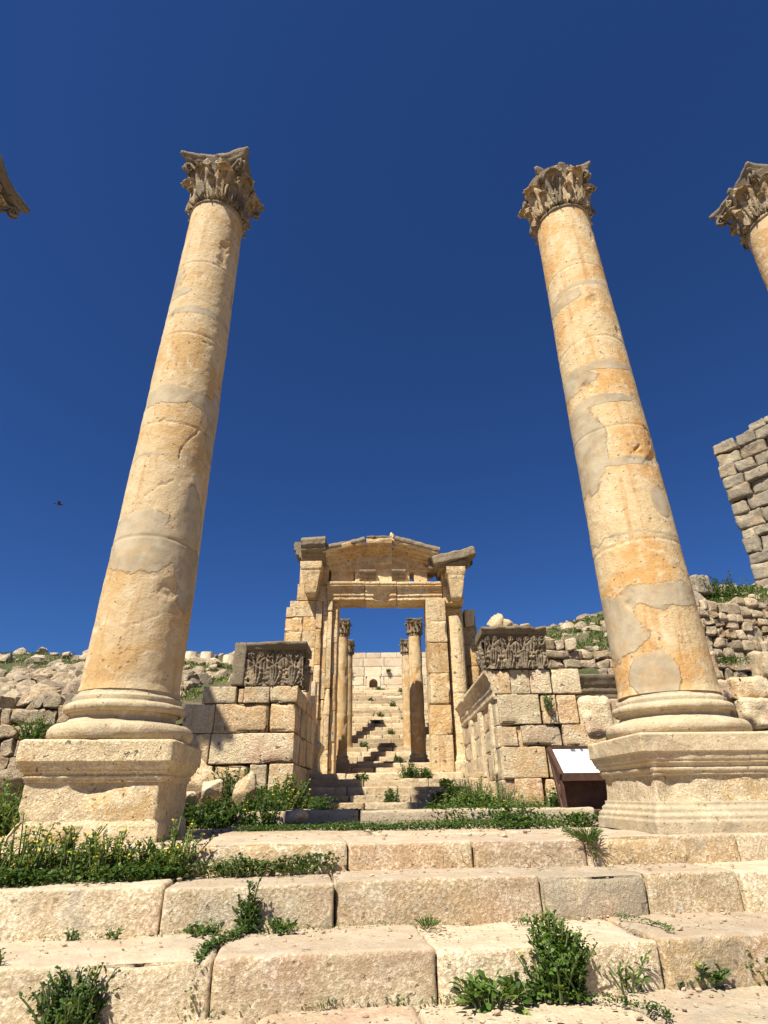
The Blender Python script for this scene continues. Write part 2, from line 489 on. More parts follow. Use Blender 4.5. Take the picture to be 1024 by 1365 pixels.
MAT['base'] = stone('smooth restored limestone', (.46, .37, .235), (.42, .31, .18), (.60, .51, .36), fine=18, mott=.4, pits=.5, greyamt=.05, bumpd=.018, wormy=.25)
MAT['ped'] = stone('weathered pedestal limestone', (.66, .53, .33), (.62, .43, .21), (.72, .62, .44), fine=16, mott=.55, pits=.85, bumpd=.04, wormy=.5)
MAT['pedR'] = stone('grey pedestal limestone', (.58, .47, .305), (.55, .40, .21), (.68, .59, .42), fine=16, mott=.5, pits=.75, greyamt=.10, bumpd=.035, wormy=.5)
MAT['cap'] = stone('dark weathered capital stone', (.42, .32, .19), (.34, .23, .12), (.56, .47, .32), grey=(.13, .11, .085), dark=(.03, .025, .02), fine=16, mott=.6, pits=.8, greyamt=.42, wormy=.45, bumpd=.02)
MAT['step'] = stone('worn step limestone', (.66, .535, .35), (.64, .46, .25), (.72, .63, .47), fine=15, mott=.45, pits=.5, pink=.35, bumpd=.020, wormy=.7, topwear_sundim=.85, hue=1.9)
MAT['pave'] = stone('pale paving limestone', (.46, .375, .26), (.43, .325, .215), (.54, .46, .34), fine=14, mott=.4, pits=.5, pink=.25, bumpd=.02, wormy=.3)
MAT['wall'] = stone('ashlar limestone', (.64, .525, .34), (.58, .40, .215), (.72, .63, .46), fine=11, mott=.6, pits=.8, pink=.45, bumpd=.045, wormy=.45, greyamt=.02, streak=.35)
MAT['gate'] = stone('golden gate limestone', (.63, .475, .27), (.55, .35, .155), (.70, .59, .39), fine=8, mott=.6, pits=.8, bumpd=.06, streak=.6, wormy=.3)
MAT['gatetop'] = stone('blackened cornice limestone', (.46, .34, .19), (.38, .25, .12), (.58, .48, .32), grey=(.13, .11, .085), dark=(.04, .033, .026), fine=8, mott=.6, pits=.8, greyamt=.62, bumpd=.05)
MAT['rubble'] = stone('rough rubble limestone', (.54, .44, .295), (.47, .34, .20), (.64, .55, .41), grey=(.23, .20, .15), fine=13, mott=.8, pits=.9, greyamt=.12, pink=.3, wormy=.6, bumpd=.06)
MAT['tower'] = stone('grey rubble limestone', (.40, .335, .23), (.33, .25, .16), (.50, .435, .32), grey=(.20, .175, .135), fine=9, mott=.5, pits=.6, greyamt=.35, bumpd=.06)
MAT['stair'] = stone('mottled stair limestone', (.50, .40, .26), (.42, .31, .18), (.58, .50, .36), fine=9, mott=.5, pits=.5, bumpd=.04, wormy=.25)  # own tan colour of the stair stone, with dirt mottling
MAT['far'] = stone('pale rebuilt limestone', (.60, .50, .35), (.56, .43, .28), (.68, .61, .48), fine=9, mott=.3, pits=.35, bumpd=.04)

def soil_mat():
    k = NT('stony soil and herbs'); P = k.P()
    n = k.noise(P, .35, 6, .6); n2 = k.noise(P, 3, 7, .7); n3 = k.noise(P, 14, 6, .7)
    col = k.mix(k.ss(n2, .40, .60), (.13, .10, .06), (.28, .22, .14))
    g = k.mix(k.ss(n3, .35, .65), (.035, .055, .012), (.12, .15, .04))
    col = k.mix(k.ss(k.math('ADD', k.math('MULTIPLY', n, .6), k.math('MULTIPLY', n3, .4)), .46, .56), col, g)
    k.put(k.b.inputs['Base Color'], col); k.b.inputs['Roughness'].default_value = 1
    k.put(k.b.inputs['Normal'], k.bump(k.math('ADD', n3, n2), .12)); return k.m
MAT['soil'] = soil_mat()
def dust_mat():
    k = NT('dusty street ground'); P = k.P()
    n2 = k.noise(P, 2, 7, .7); n3 = k.noise(P, 20, 6, .7)
    col = k.mix(k.ss(n2, .35, .65), (.24, .19, .13), (.34, .28, .20))
    k.put(k.b.inputs['Base Color'], col); k.b.inputs['Roughness'].default_value = 1
    k.put(k.b.inputs['Normal'], k.bump(n3, .03)); return k.m
MAT['dust'] = dust_mat()
def leaf_mat(name, a, b, cc):
    k = NT(name); tr, tg, tb = k.tint()
    col = k.mix(tr, a, b); col = k.mix(tb, col, cc)
    k.put(k.b.inputs['Base Color'], col); k.b.inputs['Roughness'].default_value = .55
    k.b.inputs['Specular IOR Level'].default_value = .3
    tl = k.n('ShaderNodeBsdfTranslucent'); k.put(tl.inputs[0], k.mix(.5, col, (.20, .30, .03)))
    ms = k.n('ShaderNodeMixShader'); ms.inputs[0].default_value = .25
    k.t.links.new(k.b.outputs[0], ms.inputs[1]); k.t.links.new(tl.outputs[0], ms.inputs[2])
    out = k.t.nodes['Material Output']; k.t.links.new(ms.outputs[0], out.inputs[0]); return k.m
MAT['leafdark'] = leaf_mat('dark green leaves', (.025, .060, .012), (.065, .125, .022), (.22, .22, .03))
MAT['leaf'] = leaf_mat('fresh green leaves', (.045, .10, .015), (.12, .20, .035), (.34, .32, .03))
MAT['leafyel'] = leaf_mat('yellow green leaves', (.08, .13, .02), (.20, .26, .05), (.55, .45, .03))
MAT['dry'] = leaf_mat('dry straw', (.32, .25, .12), (.46, .38, .20), (.25, .17, .08))
MAT['grass'] = leaf_mat('fine grass', (.05, .10, .02), (.13, .19, .045), (.30, .26, .09))
def plain(name, col, rough=.6, metal=0, bump=0, var=.3):
    k = NT(name); n = k.noise(k.P(), 9, 6, .65)
    k.put(k.b.inputs['Base Color'], k.mix(k.ss(n, .3, .7), tuple(x * (1 - var) for x in col), tuple(min(.9, x * (1 + var)) for x in col)))
    k.b.inputs['Roughness'].default_value = rough; k.b.inputs['Metallic'].default_value = metal
    if bump: k.put(k.b.inputs['Normal'], k.bump(n, bump))
    return k.m
MAT['rust'] = plain('brown rusty metal', (.075, .035, .022), .6, .2, .004)
MAT['board'] = plain('white printed board', (.66, .66, .63), .35, 0, 0, .04)
MAT['print'] = plain('grey print', (.22, .22, .22), .5, 0, 0, .1)
MAT['photo'] = plain('dark printed picture', (.10, .12, .13), .4, 0, 0, .5)
MAT['bird'] = plain('dark feathers', (.05, .035, .03), .8)
MAT['stem'] = plain('green stems', (.09, .12, .03), .7)
MAT['petal'] = plain('yellow petals', (.72, .60, .04), .6, 0, 0, .1)

# ------------------------------------------------------------------ the setting
PV = -.31
A = math.atan(.15)
def rowxf(y0):
    def f(P): return rz(P, A) + np.array([0, y0, 0])
    return f
m = M()
nx = 60
g = np.linspace(-1, 1, nx); X, Y = np.meshgrid(np.sign(g) * (np.abs(g) ** 3) * 2500, np.sign(g) * (np.abs(g) ** 3) * 2500 + 20, indexing='ij')
Pg = np.stack([X.ravel(), Y.ravel(), np.full(nx * nx, -1.5)], 1)
m.add(Pg, grid_faces(nx, nx)); tag(m.build('ground', MAT['dust']), kind='structure')

K = .95
def hfield(x0, x1, y0, y1, step, fn):
    xs = np.arange(x0, x1 + 1e-6, step); ys = np.arange(y0, y1 + 1e-6, step)
    X, Y = np.meshgrid(xs, ys, indexing='ij'); Xr, Yr = X.ravel(), Y.ravel()
    return np.stack([Xr, Yr, fn(Xr, Yr)], 1), grid_faces(len(xs), len(ys))
def sm(x, a, b):
    t = np.clip((x - a) / (b - a), 0, 1); return t * t * (3 - 2 * t)
def ZL(x, y):
    z = -.30 + sm(y, 8.5, 11.4) * .35 + sm(y, 11.6, 12.6) * 1.9 + np.clip(y - 12.6, 0, 12) * .275 + sm(y, 30, 60) * -3
    z += (-x - 6) * .03
    return z + fbm(np.stack([x, y, x * 0], 1), .45, 4, 3) * .35 * sm(y, 9, 14)
def ZR(x, y):
    q = sm(x, 4.6, 5.8) * 2.0
    z = -.33 + sm(y, 11.2 + q, 12.9 + q) * 2.9 + np.clip(y - 12.9, 0, 9) * .30 * sm(y, 12 + q, 13 + q) + sm(y, 28, 60) * -3
    z += np.clip(x - 4, 0, 8) * .24 * sm(y, 12 + q, 14 + q * .5)
    return z + fbm(np.stack([x, y, x * 0], 1), .45, 4, 5) * .30 * sm(y, 11, 14)
m = M(); V, F = hfield(-40, -2.9, 7.2, 62, .35, ZL); m.add(V, F); tag(m.build('hillside', MAT['soil']), kind='structure')
m = M(); V, F = hfield(2.8, 40, 9.5, 62, .35, ZR); m.add(V, F); tag(m.build('hillside', MAT['soil']), kind='structure')
K = 1.0
# soil under the terrace between the wing walls and behind the pavement
m = M(); V, F = hfield(-6.5, 8.5, 5.6, 12.2, .25, lambda x, y: -.40 + sm(y, 8.1, 11.5) * .14 + fbm(np.stack([x, y, x * 0], 1), 1.2, 3, 8) * .03)
m.add(V, F); tag(m.build('terrace_soil', MAT['soil']), kind='structure')

# ------------------------------------------------------------------ front steps
def step_course(name, label, y0, depth, ztop, zbot, cuts, mat, seed, rough=.016, r=.045, jitter=0):
    t = thing(name, label, 'step', (0, y0, zbot), A, group=None)
    for i, (a, b) in enumerate(zip(cuts[:-1], cuts[1:])):
        m = M()
        rr = random.Random(seed + i)
        g = rr.uniform(.003, .007)
        dz = rr.uniform(-.012, .008); dy = rr.uniform(-.02, .02)
        block(m, a + g, b - g, dy, depth, 0, ztop - zbot + dz, r=r, rough=rough, fs=4.5, chip=.022, step=.022, seed=seed * 7 + i,
              tint=(rr.choice([.1, .35, .6, .95]), rr.uniform(-.15, .8), (.75 if (seed == 23 and i == 5) else rr.choice([0, .1, .25]))))
        m.build('step_block', mat, t)
    return t
sec = 1 / math.cos(A)
step_course('stone_step', 'lowest front stone step with rough pinkish face and the leafy bush at its foot', 3.76, .86, -.74, -1.06,
            [-5.2, -3.7, -2.25, -.90 * sec, .26 * sec, 1.55 * sec, 2.75, 4.1, 5.5, 6.9], MAT['step'], 11, rough=.014, r=.028)
step_course('stone_step', 'second front stone step, between the lowest and the uppermost one', 4.40, .80, -.495, -.80,
            [-5.4, -4.1, -2.7, -1.39 * sec, -.34 * sec, 1.04 * sec, 1.79 * sec, 2.5 * sec, 3.7, 5.0, 6.4, 7.6], MAT['step'], 23, rough=.013, r=.022)
step_course('stone_step', 'uppermost front stone step on which both great column pedestals stand', 4.95, .9, -.31, -.56,
            [-5.6, -4.2, -2.8, -1.45, -.29 * sec, .65 * sec, 1.56 * sec, 2.86 * sec, 4.2, 5.5, 7.0], MAT['step'], 37, rough=.013, r=.022)
t = thing('stone_step', 'flat worn stone tread at the bottom edge of the picture below the bush', 'step', (0, 3.05, -1.3), A)
for i, (a, b) in enumerate(zip([-4, -2.4, -.6, .25, 1.38, 2.6, 4, 5.6], [-2.4, -.6, .25, 1.38, 2.6, 4, 5.6, 7])):
    m = M(); block(m, a + .008, b - .008, 0, .85, 0, .32 + rnd.uniform(-.008, .008), r=.04, rough=.012, fs=4, chip=.03, step=.03, seed=300 + i)
    m.build('step_block', MAT['pave'], t)
# pavement slabs between the columns
m = M()
rows = [(.86, 1.60), (1.70, 2.42)]
for j, (a, b) in enumerate(rows):
    x = -5.5 + j * .5
    while x < 8:
        w = rnd.uniform(.9, 1.7)
        block(m, x + .012, x + w - .012, a + .01, b - .01, -.22, .004 + rnd.uniform(-.015, .012), r=.03, rough=.012, fs=3.5, chip=.03, step=.06, xf=rowxf(4.95 + PV * 0))
        x += w
m.v = [v + np.array([0, 0, PV]) for v in m.v]
tag(m.build('pavement', MAT['pave']), kind='structure')

# ------------------------------------------------------------------ Corinthian capital
def leaf(m, frame, W, Hh, curl, nv=22, nu=15, lobes=4.5, seed=0, tint=(.5, .5, .2), thick=.035):
    u = np.linspace(-1, 1, nu); v = np.linspace(0, 1, nv)
    U, Vv = np.meshgrid(u, v, indexing='ij'); U = U.ravel(); Vv = Vv.ravel()
    t = np.clip((Vv - .62) / .38, 0, 1); cr = curl
    ang = t * 2.6
    zz = np.where(Vv < .62, Vv / .62 * (Hh - cr), Hh - cr + cr * np.sin(ang))
    oo = np.where(Vv < .62, .02 + .03 * Vv, .04 + cr * (1 - np.cos(ang)) * .95)
    w = W * (.58 + .46 * np.sin(np.clip(Vv * 1.05, 0, 1) * PI) ** .8) * (1 - .62 * t ** 1.6)
    lob = 1 - .40 * (.5 + .5 * np.cos(Vv * 2 * PI * lobes)) * np.abs(U) ** 1.6
    s_ = U * w * lob
    th_ = np.arctan2(np.abs(U) * w, (Vv + .18) * Hh * .8)
    flute = .030 * np.cos(th_ * 15 + Vv * 5.0) * (1 - .5 * t) * (W / .17)
    o2 = oo + flute * 1.3 - .30 * W * (U ** 2) * (1 - .3 * Vv) + .03 * np.exp(-(U / .13) ** 2)
    Pf = frame(s_, o2, zz); Pb = frame(s_ * .94, o2 - thick * (1 - .3 * t), zz - thick * .2 * t)
    Pall = np.vstack([Pf, Pb])
    Pall = Pall + np.stack([fbm(Pall, 13, 3, seed + i) for i in range(3)], 1) * .014
    n = len(U); G = grid_faces(nu, nv); F = [G, G[:, ::-1] + n]
    idx = np.arange(n).reshape(nu, nv)
    bd = np.concatenate([idx[:, 0], idx[-1, 1:], idx[::-1, -1][1:], idx[0, ::-1][1:]])
    F.append(np.stack([bd[:-1], bd[:-1] + n, bd[1:] + n, bd[1:]], 1))
    m.add(Pall, np.vstack(F), tint)

def spiral(cen, e1, e2, r0, turns=1.6, n=34, start=0, flip=1):
    t = np.linspace(0, 1, n); a = start + flip * t * turns * 2 * PI; r = r0 * (1 - .80 * t)
    return np.array(cen)[None] + (np.cos(a) * r)[:, None] * np.array(e1)[None] + (np.sin(a) * r)[:, None] * np.array(e2)[None]

def capital(parent, z0, R, H, mat, seed=0, detail=2, damage=(), dm=1.0, rot=0.0, abk=1.0):
    """parts: capital (bell) > acanthus_leaf, volute, abacus"""
    m = M()
    def dis(T, Z, RR):
        return fbm(np.stack([np.cos(T) * R, np.sin(T) * R, Z], 1), 9, 3, seed) * .012
    lathe(m, 0, 0, [(R * .99, z0), (R * 1.04, z0 + .012), (R * 1.06, z0 + .03), (R * 1.03, z0 + .055), (R * .99, z0 + .10), (R * 1.0, z0 + H * .5), (R * 1.12, z0 + H * .74), (R * 1.26, z0 + H * .88)],
          nt=64 if detail > 1 else 28, step=.05, disp=dis, tint=(.3, .3, .3))
    cap = m.build('capital', mat, parent)
    rr = random.Random(seed)
    def fr(ang, rad):
        ca, sa = math.cos(ang), math.sin(ang)
        def f(s_, o, z):
            a = ang + s_ / rad; rr_ = rad + o
            return np.stack([np.cos(a) * rr_, np.sin(a) * rr_, z0 + z], 1)
        return f
    nl = [22, 15] if detail > 1 else [12, 7]
    sub = [] if detail > 1 else None
    body = M()
    for row, (h, cu, off, rad) in enumerate(((.42, .065, 0, 1.02), (.70, .085, PI / 8, 1.05))):
        for i in range(8):
            mm = M() if detail > 1 else body
            sc = rr.uniform(.88, 1.05)
            def frame(s_, o, z, ang=off + i * PI / 4 + rot, rad=rad * R, row=row):
                z = z * 1.0 + .09
                bell_out = np.clip((z / H - .45), 0, 1) * R * .42
                a = ang + s_ / rad; q = rad + o + bell_out
                return np.stack([np.cos(a) * q, np.sin(a) * q, z0 + z], 1)
            leaf(mm, frame, R * .47, (h - .09) * H * sc, cu * (R / .42) * rr.uniform(.75, 1.1), nl[0], nl[1], seed=seed + i * 3 + row * 50, tint=(rr.random(), rr.random(), rr.uniform(-.3, .4)))
            if detail > 1: mm.build('acanthus_leaf', mat, cap)
    # corner volutes
    for i in range(4):
        ang = PI / 4 + i * PI / 2 + rot
        cr = dm * damage[i] if damage else dm
        mm = M() if detail > 1 else body
        e1 = np.array([math.cos(ang), math.sin(ang), 0]); e2 = np.array([0, 0, 1.0]); tn = np.array([-math.sin(ang), math.cos(ang), 0])
        reach = R * abk * (1.12 + .42 * cr)
        for sd in (-1, 1):
            t = np.linspace(0, 1, 12)[:, None]
            st = (e1 * R * 1.05 + tn * sd * R * .42)[None] * (1 - t) + (e1 * reach + tn * sd * R * .07)[None] * t
            st = st + e2[None] * (z0 + H * (.50 + .34 * t ** .8))
            sp = spiral(e1 * (reach - .02) + tn * sd * R * .07 + e2 * (z0 + H * .74), e1, e2, R * .20, 1.3, 20 if detail > 1 else 10, PI / 2, -1)
            pts = np.vstack([st, sp])
            tube(mm, pts, np.concatenate([np.linspace(.016, .028, 12), np.linspace(.028, .012, len(sp))]) * (R / .42), 7 if detail > 1 else 5, tint=(rr.random(), rr.random(), .5), jit=.02)
        # solid web under the corner
        rock(mm, *(e1 * (R * 1.1 + (reach - R * 1.1) * .45) + e2 * (z0 + H * .77)), R * .13, R * .13, H * .10, seed + i, n=8 if detail > 1 else 4, grey=.5)
        if detail > 1: mm.build('volute', mat, cap)
        # helices on the face
        ang = i * PI / 2 + rot
        e1 = np.array([math.cos(ang), math.sin(ang), 0]); tn = np.array([-math.sin(ang), math.cos(ang), 0])
        mm = M() if detail > 1 else body
        for sd in (-1, 1):
            t = np.linspace(0, 1, 10)[:, None]
            st = (e1 * R * 1.12 + tn * sd * R * .50)[None] * (1 - t) + (e1 * R * 1.26 + tn * sd * R * .24)[None] * t + e2[None] * (z0 + H * (.55 + .27 * np.sin(t * PI / 2)))
            sp = spiral(e1 * R * 1.26 + tn * sd * R * .22 + e2 * (z0 + H * .745), tn * sd, e2, R * .155, 1.7, 24 if detail > 1 else 10, PI / 2, 1 * -1)
            tube(mm, np.vstack([st, sp]), np.concatenate([np.linspace(.018, .028, 10), np.linspace(.027, .015, len(sp))]) * (R / .42), 6 if detail > 1 else 4, tint=(rr.random(), .8, .1), jit=.008)
        if detail > 1: mm.build('scroll', mat, cap)
    # abacus
    ab = M() if detail > 1 else body
    n = 26 if detail > 1 else 9
    cor = [R * abk * (1.32 + .62 * (dm * (damage[i] if damage else 1))) for i in range(4)]
    ring = []
    for i in range(4):
        a0 = PI / 4 + i * PI / 2 + rot; a1 = a0 + PI / 2
        p0 = np.array([math.cos(a0), math.sin(a0)]) * cor[i]; p1 = np.array([math.cos(a1), math.sin(a1)]) * cor[(i + 1) % 4]
        e = (p1 - p0); L = np.linalg.norm(e); e = e / L; nrm = np.array([e[1], -e[0]])
        p0 = p0 + e * R * .07; p1 = p1 - e * R * .07
        for t in np.linspace(0, 1, n, endpoint=True):
            ring.append(p0 + (p1 - p0) * t - nrm * (R * .24 * (1 - (2 * t - 1) ** 2) - .0))
    ring = np.array(ring); nr = len(ring)
    prof = [(.86, .855), (.90, .87), (.93, .90), (.93, .915), (.97, .93), (1.0, .96), (1.0, .995), (.97, 1.0)]
    prof = [(a, z0 + H * b) for a, b in prof]
    V = np.concatenate([np.stack([ring[:, 0] * a, ring[:, 1] * a, np.full(nr, z)], 1)[:, None, :] for a, z in prof], 1).reshape(-1, 3)
    V = V + np.stack([fbm(V, 8, 4, seed + 60 + i) for i in range(3)], 1) * .03
    F = grid_faces(nr, len(prof), True); ab.add(V, F, (.4, .4, .9))
    for k, fl in ((0, True), (len(prof) - 1, False)):
        rg = V.reshape(nr, len(prof), 3)[:, k, :]
        VV = np.vstack([rg, [[0, 0, rg[:, 2].mean()]]]); ii = np.arange(nr); jj = (ii + 1) % nr
        FF = np.stack([ii, jj, np.full(nr, nr)], 1); ab.add(VV, FF[:, ::-1] if fl else FF, (.4, .4, .9))
    for i in range(4):
        ang = i * PI / 2 + rot
        rock(ab, math.cos(ang) * R * 1.15, math.sin(ang) * R * 1.15, z0 + H * .92, R * .15, R * .13, H * .075, seed + 80 + i, n=9 if detail > 1 else 4, grey=.8)
    if detail > 1: ab.build('abacus', mat, cap)
    else: body.build('carving', mat, cap)
    return cap

# ------------------------------------------------------------------ great columns
def big_column(label, loc, rot, smat, pmat, bmat, seed, r0, r1, zs, zc, Hc, pedz=(.24, .45, .64, .80), worn=False, half=.62, capw=.72, detail=2, damage=(), dm=1.0, pdrop=0.0, caprot=0.0, cracks=(), abk=1.0):
    t = thing('stone_column', label, 'column', loc, rot, 'great Corinthian columns on pedestals')
    lo = -pdrop
    # pedestal die
    def dp(a, f, ch=.03):
        def q(V): 
            return fbm(V, f, 4, seed) * a - np.clip(fbm(V, 2.1, 3, seed + 7) - .15, 0, 1) * ch * 3
        return q
    n = 70 if detail > 1 else 30
    st = .025 if detail > 1 else .08
    bt_, dt_, mt_, ft_ = pedz
    m = M(); sq_lathe(m, 0, 0, [(half + .0, .05 if worn else bt_ - .01), (half - .005, bt_ + .04), (half - .01, dt_ + .005)], n=n, cr=.03, disp=dp(.024, 6, .05), step=st, tint=(.6, .6, 0))
    ped = m.build('pedestal', pmat, t)
    st2 = .011 if detail > 1 else .08
    m = M()
    if worn: pb = [(half + .03, lo), (half + .05, -.02), (half + .045, .05), (half + .03, .09), (half + .02, .12), (half - .01, .16)]
    else: pb = [(half + .09, lo), (half + .09, .095), (half + .075, .10), (half + .075, .135), (half + .055, .15), (half + .045, .155), (half + .045, .185), (half + .02, .205), (half + .015, .21), (half + .015, bt_), (half - .02, bt_ + .004)]
    sq_lathe(m, 0, 0, pb, n=n, cr=.022, disp=dp(.03 if worn else .008, 5, .06 if worn else .02), step=st2 * 1.5, tint=(.5, .7, .0) if worn else (.2, .5, .35))
    m.build('pedestal_base', pmat if worn else bmat, ped)
    a = .085 if worn else .085; mh = mt_ - dt_
    m = M(); sq_lathe(m, 0, 0, [(half - .03, dt_ - .004), (half + .008, dt_), (half + .01, dt_ + mh * .16), (half + .022, dt_ + mh * .18), (half + .026, dt_ + mh * .30), (half + .016, dt_ + mh * .36), (half + .03, dt_ + mh * .48), (half + .045, dt_ + mh * .52), (half + .045, dt_ + mh * .62),
                                (half + .055, dt_ + mh * .66), (half + a * .8, dt_ + mh * .90), (half + a * .82, dt_ + mh * .96), (half + a, mt_), (half + a, ft_ - .015), (half + a - .02, ft_)], n=n, cr=.05 if worn else .02, disp=dp(.010, 6, .03), step=st2, tint=(.3, .9, .15))
    m.build('pedestal_cornice', pmat if worn else bmat, ped)
    # attic base
    rb = r0
    def circ(cr, cz, q, a0, a1, k=8): return [(cr + q * math.cos(a), cz + q * math.sin(a)) for a in np.linspace(a0, a1, k)]
    z = pedz[3] - .005
    k_ = (zs - z) / .42
    prof = [(rb * 1.24, z - .01)] + circ(rb * 1.24, z + .075 * k_, .075 * k_, -PI / 2, PI / 2) + [(rb * 1.17, z + .155 * k_), (rb * 1.10, z + .175 * k_), (rb * 1.06, z + .205 * k_), (rb * 1.10, z + .235 * k_), (rb * 1.13, z + .238 * k_)] \
        + circ(rb * 1.12, z + .275 * k_, .042 * k_, -PI / 2, PI / 2) + [(rb * 1.08, z + .325 * k_), (rb * 1.09, z + .335 * k_), (rb * 1.09, z + .365 * k_), (rb * 1.03, z + .385 * k_), (rb * 1.0, z + .42 * k_)]
    m = M(); lathe(m, 0, 0, prof, nt=160 if detail > 1 else 60, step=.012 if detail > 1 else .06,
                   disp=lambda T, Z, RR: fbm(np.stack([np.cos(T) * RR, np.sin(T) * RR, Z], 1), 7, 3, seed + 2) * .008 - np.clip(fbm(np.stack([np.cos(T) * RR, np.sin(T) * RR, Z], 1), 2.2, 3, seed + 5) - .2, 0, 1) * .07, tint=(.2, .6, .25))
    m.build('column_base', bmat, t)
    # shaft
    ks = 12
    prof = []
    for i in range(ks + 1):
        q = i / ks; prof.append((r0 + (r1 - r0) * (q ** 1.35), zs + (zc - zs) * q))
    prof[0] = (r0 * 1.03, zs - .005); prof.insert(1, (r0 * 1.0, zs + .06))
    def disp(T, Z, RR):
        P = np.stack([np.cos(T) * .5, np.sin(T) * .5, Z], 1)
        dsp = fbm(P, 1.6, 3, seed) * .010 + fbm(P, 11, 4, seed + 1) * .005
        dsp -= np.clip(fbm(P, 2.8, 4, seed + 11) - .40, 0, 1) * .10
        for (pts, wdt, dep) in cracks:       # pts: (theta, z)
            best = np.full(len(Z), 9.0)
            for (a0, z0), (a1, z1) in zip(pts[:-1], pts[1:]):
                ax, az = T * .5 + fbm(P, 7, 4, seed + 40) * .055, Z + fbm(P, 7, 4, seed + 41) * .055
                x0, x1 = a0 * .5, a1 * .5
                tt = np.clip(((ax - x0) * (x1 - x0) + (az - z0) * (z1 - z0)) / ((x1 - x0) ** 2 + (z1 - z0) ** 2), 0, 1)
                best = np.minimum(best, np.hypot(ax - x0 - tt * (x1 - x0), az - z0 - tt * (z1 - z0)))
            best = best + np.clip(fbm(P, 5, 3, seed + 21), 0, 1) * .03
            dsp -= np.exp(-(best / (wdt * .62)) ** 2) * dep * .4
        for zj in JZ:
            zz = Z + fbm(P, 1.2, 2, seed + 30) * .06
            dsp -= np.exp(-((zz - zj) / .012) ** 2) * .009
        return dsp
    JZ = sorted([zs + (zc - zs) * q for q in (.22, .43, .63, .82)])
    m = M(); lathe(m, 0, 0, prof, nt=230 if detail > 1 else 90, step=.016 if detail > 1 else .06, disp=disp, tint=(.5, .6, 0))
    m.build('shaft', smat, t)
    capital(t, zc, r1, Hc, MAT['cap'], seed, detail, damage, dm, rot=caprot, abk=abk)
    return t
th = lambda x, y: math.atan2(y, x) % (2 * PI)
cr_L = [([(th(.39, -.31), 3.95), (th(.34, -.36), 3.68), (th(.25, -.43), 3.58), (th(.2, -.46), 3.31)], .011, .05),
        ([(th(.2, -.46), 3.05), (th(.05, -.5), 2.97), (th(-.12, -.48), 2.80)], .010, .03),
        ([(th(.05, -.5), 5.15), (th(.25, -.43), 5.02), (th(.42, -.28), 5.06)], .010, .04),
        ([(th(.37, -.34), 1.62), (th(.2, -.46), 1.50), (th(-.1, -.49), 1.42)], .009, .02),
        ([(th(-.12, -.48), 3.75), (th(-.04, -.5), 3.80)], .014, .05)]
cr_R = [([(th(.05, -.5), 3.66), (th(.12, -.48), 3.69)], .028, .09), ([(th(-.02, -.5), 3.62), (th(.0, -.5), 3.52)], .012, .04),
        ([(th(-.2, -.45), 3.25), (th(.0, -.5), 3.0), (th(.2, -.46), 2.6), (th(.28, -.41), 2.3)], .010, .022),
        ([(th(-.24, -.43), 7.35), (th(-.18, -.46), 7.1), (th(-.08, -.5), 6.85)], .011, .04)]
# coordinates of shaft marks are relative to the eye height plane, so the thing's base sits at z=0 offset by PV
def shift(cr): return [([(a, z - PV) for a, z in pts], w, dd) for pts, w, dd in cr]
L_OFF = PV
big_column('tall weathered stone column on the left with leaning patch repairs and square-cornered leafy capital', (-2.445, 5.62, PV), math.radians(6), MAT['shaftL'], MAT['ped'], MAT['base'], 5, .445, .365, 1.19, 7.93, 1.03,
           half=.54, pedz=(.10, .43, .58, .75), worn=True, abk=1.03, cracks=shift(cr_L), pdrop=.25, caprot=math.radians(-9))
big_column('tall stone column right of centre with broad grey mortar patches and battered rounded capital', (2.95, 6.17, PV), math.radians(1.5), MAT['shaftR'], MAT['pedR'], MAT['base'], 9, .485, .405, 1.20, 8.48, 1.02,
           half=.61, abk=.90, cracks=shift(cr_R), damage=(.6, .3, .45, .9), caprot=math.radians(-3))
big_column('stone column cut off by the right edge, only capital and upper shaft in view', (6.66, 6.45, PV), math.radians(2), MAT['shaftS'], MAT['pedR'], MAT['base'], 14, .48, .41, 1.20, 8.78, 1.08,
           half=.61, abk=1.1, detail=2, damage=(.9, .7, .35, .9))
big_column('stone column beyond the left edge, only the corner of its dark capital in view', (-6.36, 5.35, PV), math.radians(6), MAT['shaftS'], MAT['ped'], MAT['base'], 17, .47, .40, 1.20, 7.95, 1.05,
           half=.58, abk=1.25, detail=2, caprot=math.radians(3))
big_column('stone column far beyond the left edge whose shadow falls on the left wing wall', (-10.15, 4.95, PV), math.radians(6), MAT['shaftS'], MAT['ped'], MAT['base'], 19, .52, .42, 1.20, 7.9, 1.1,
           half=.60, detail=1)

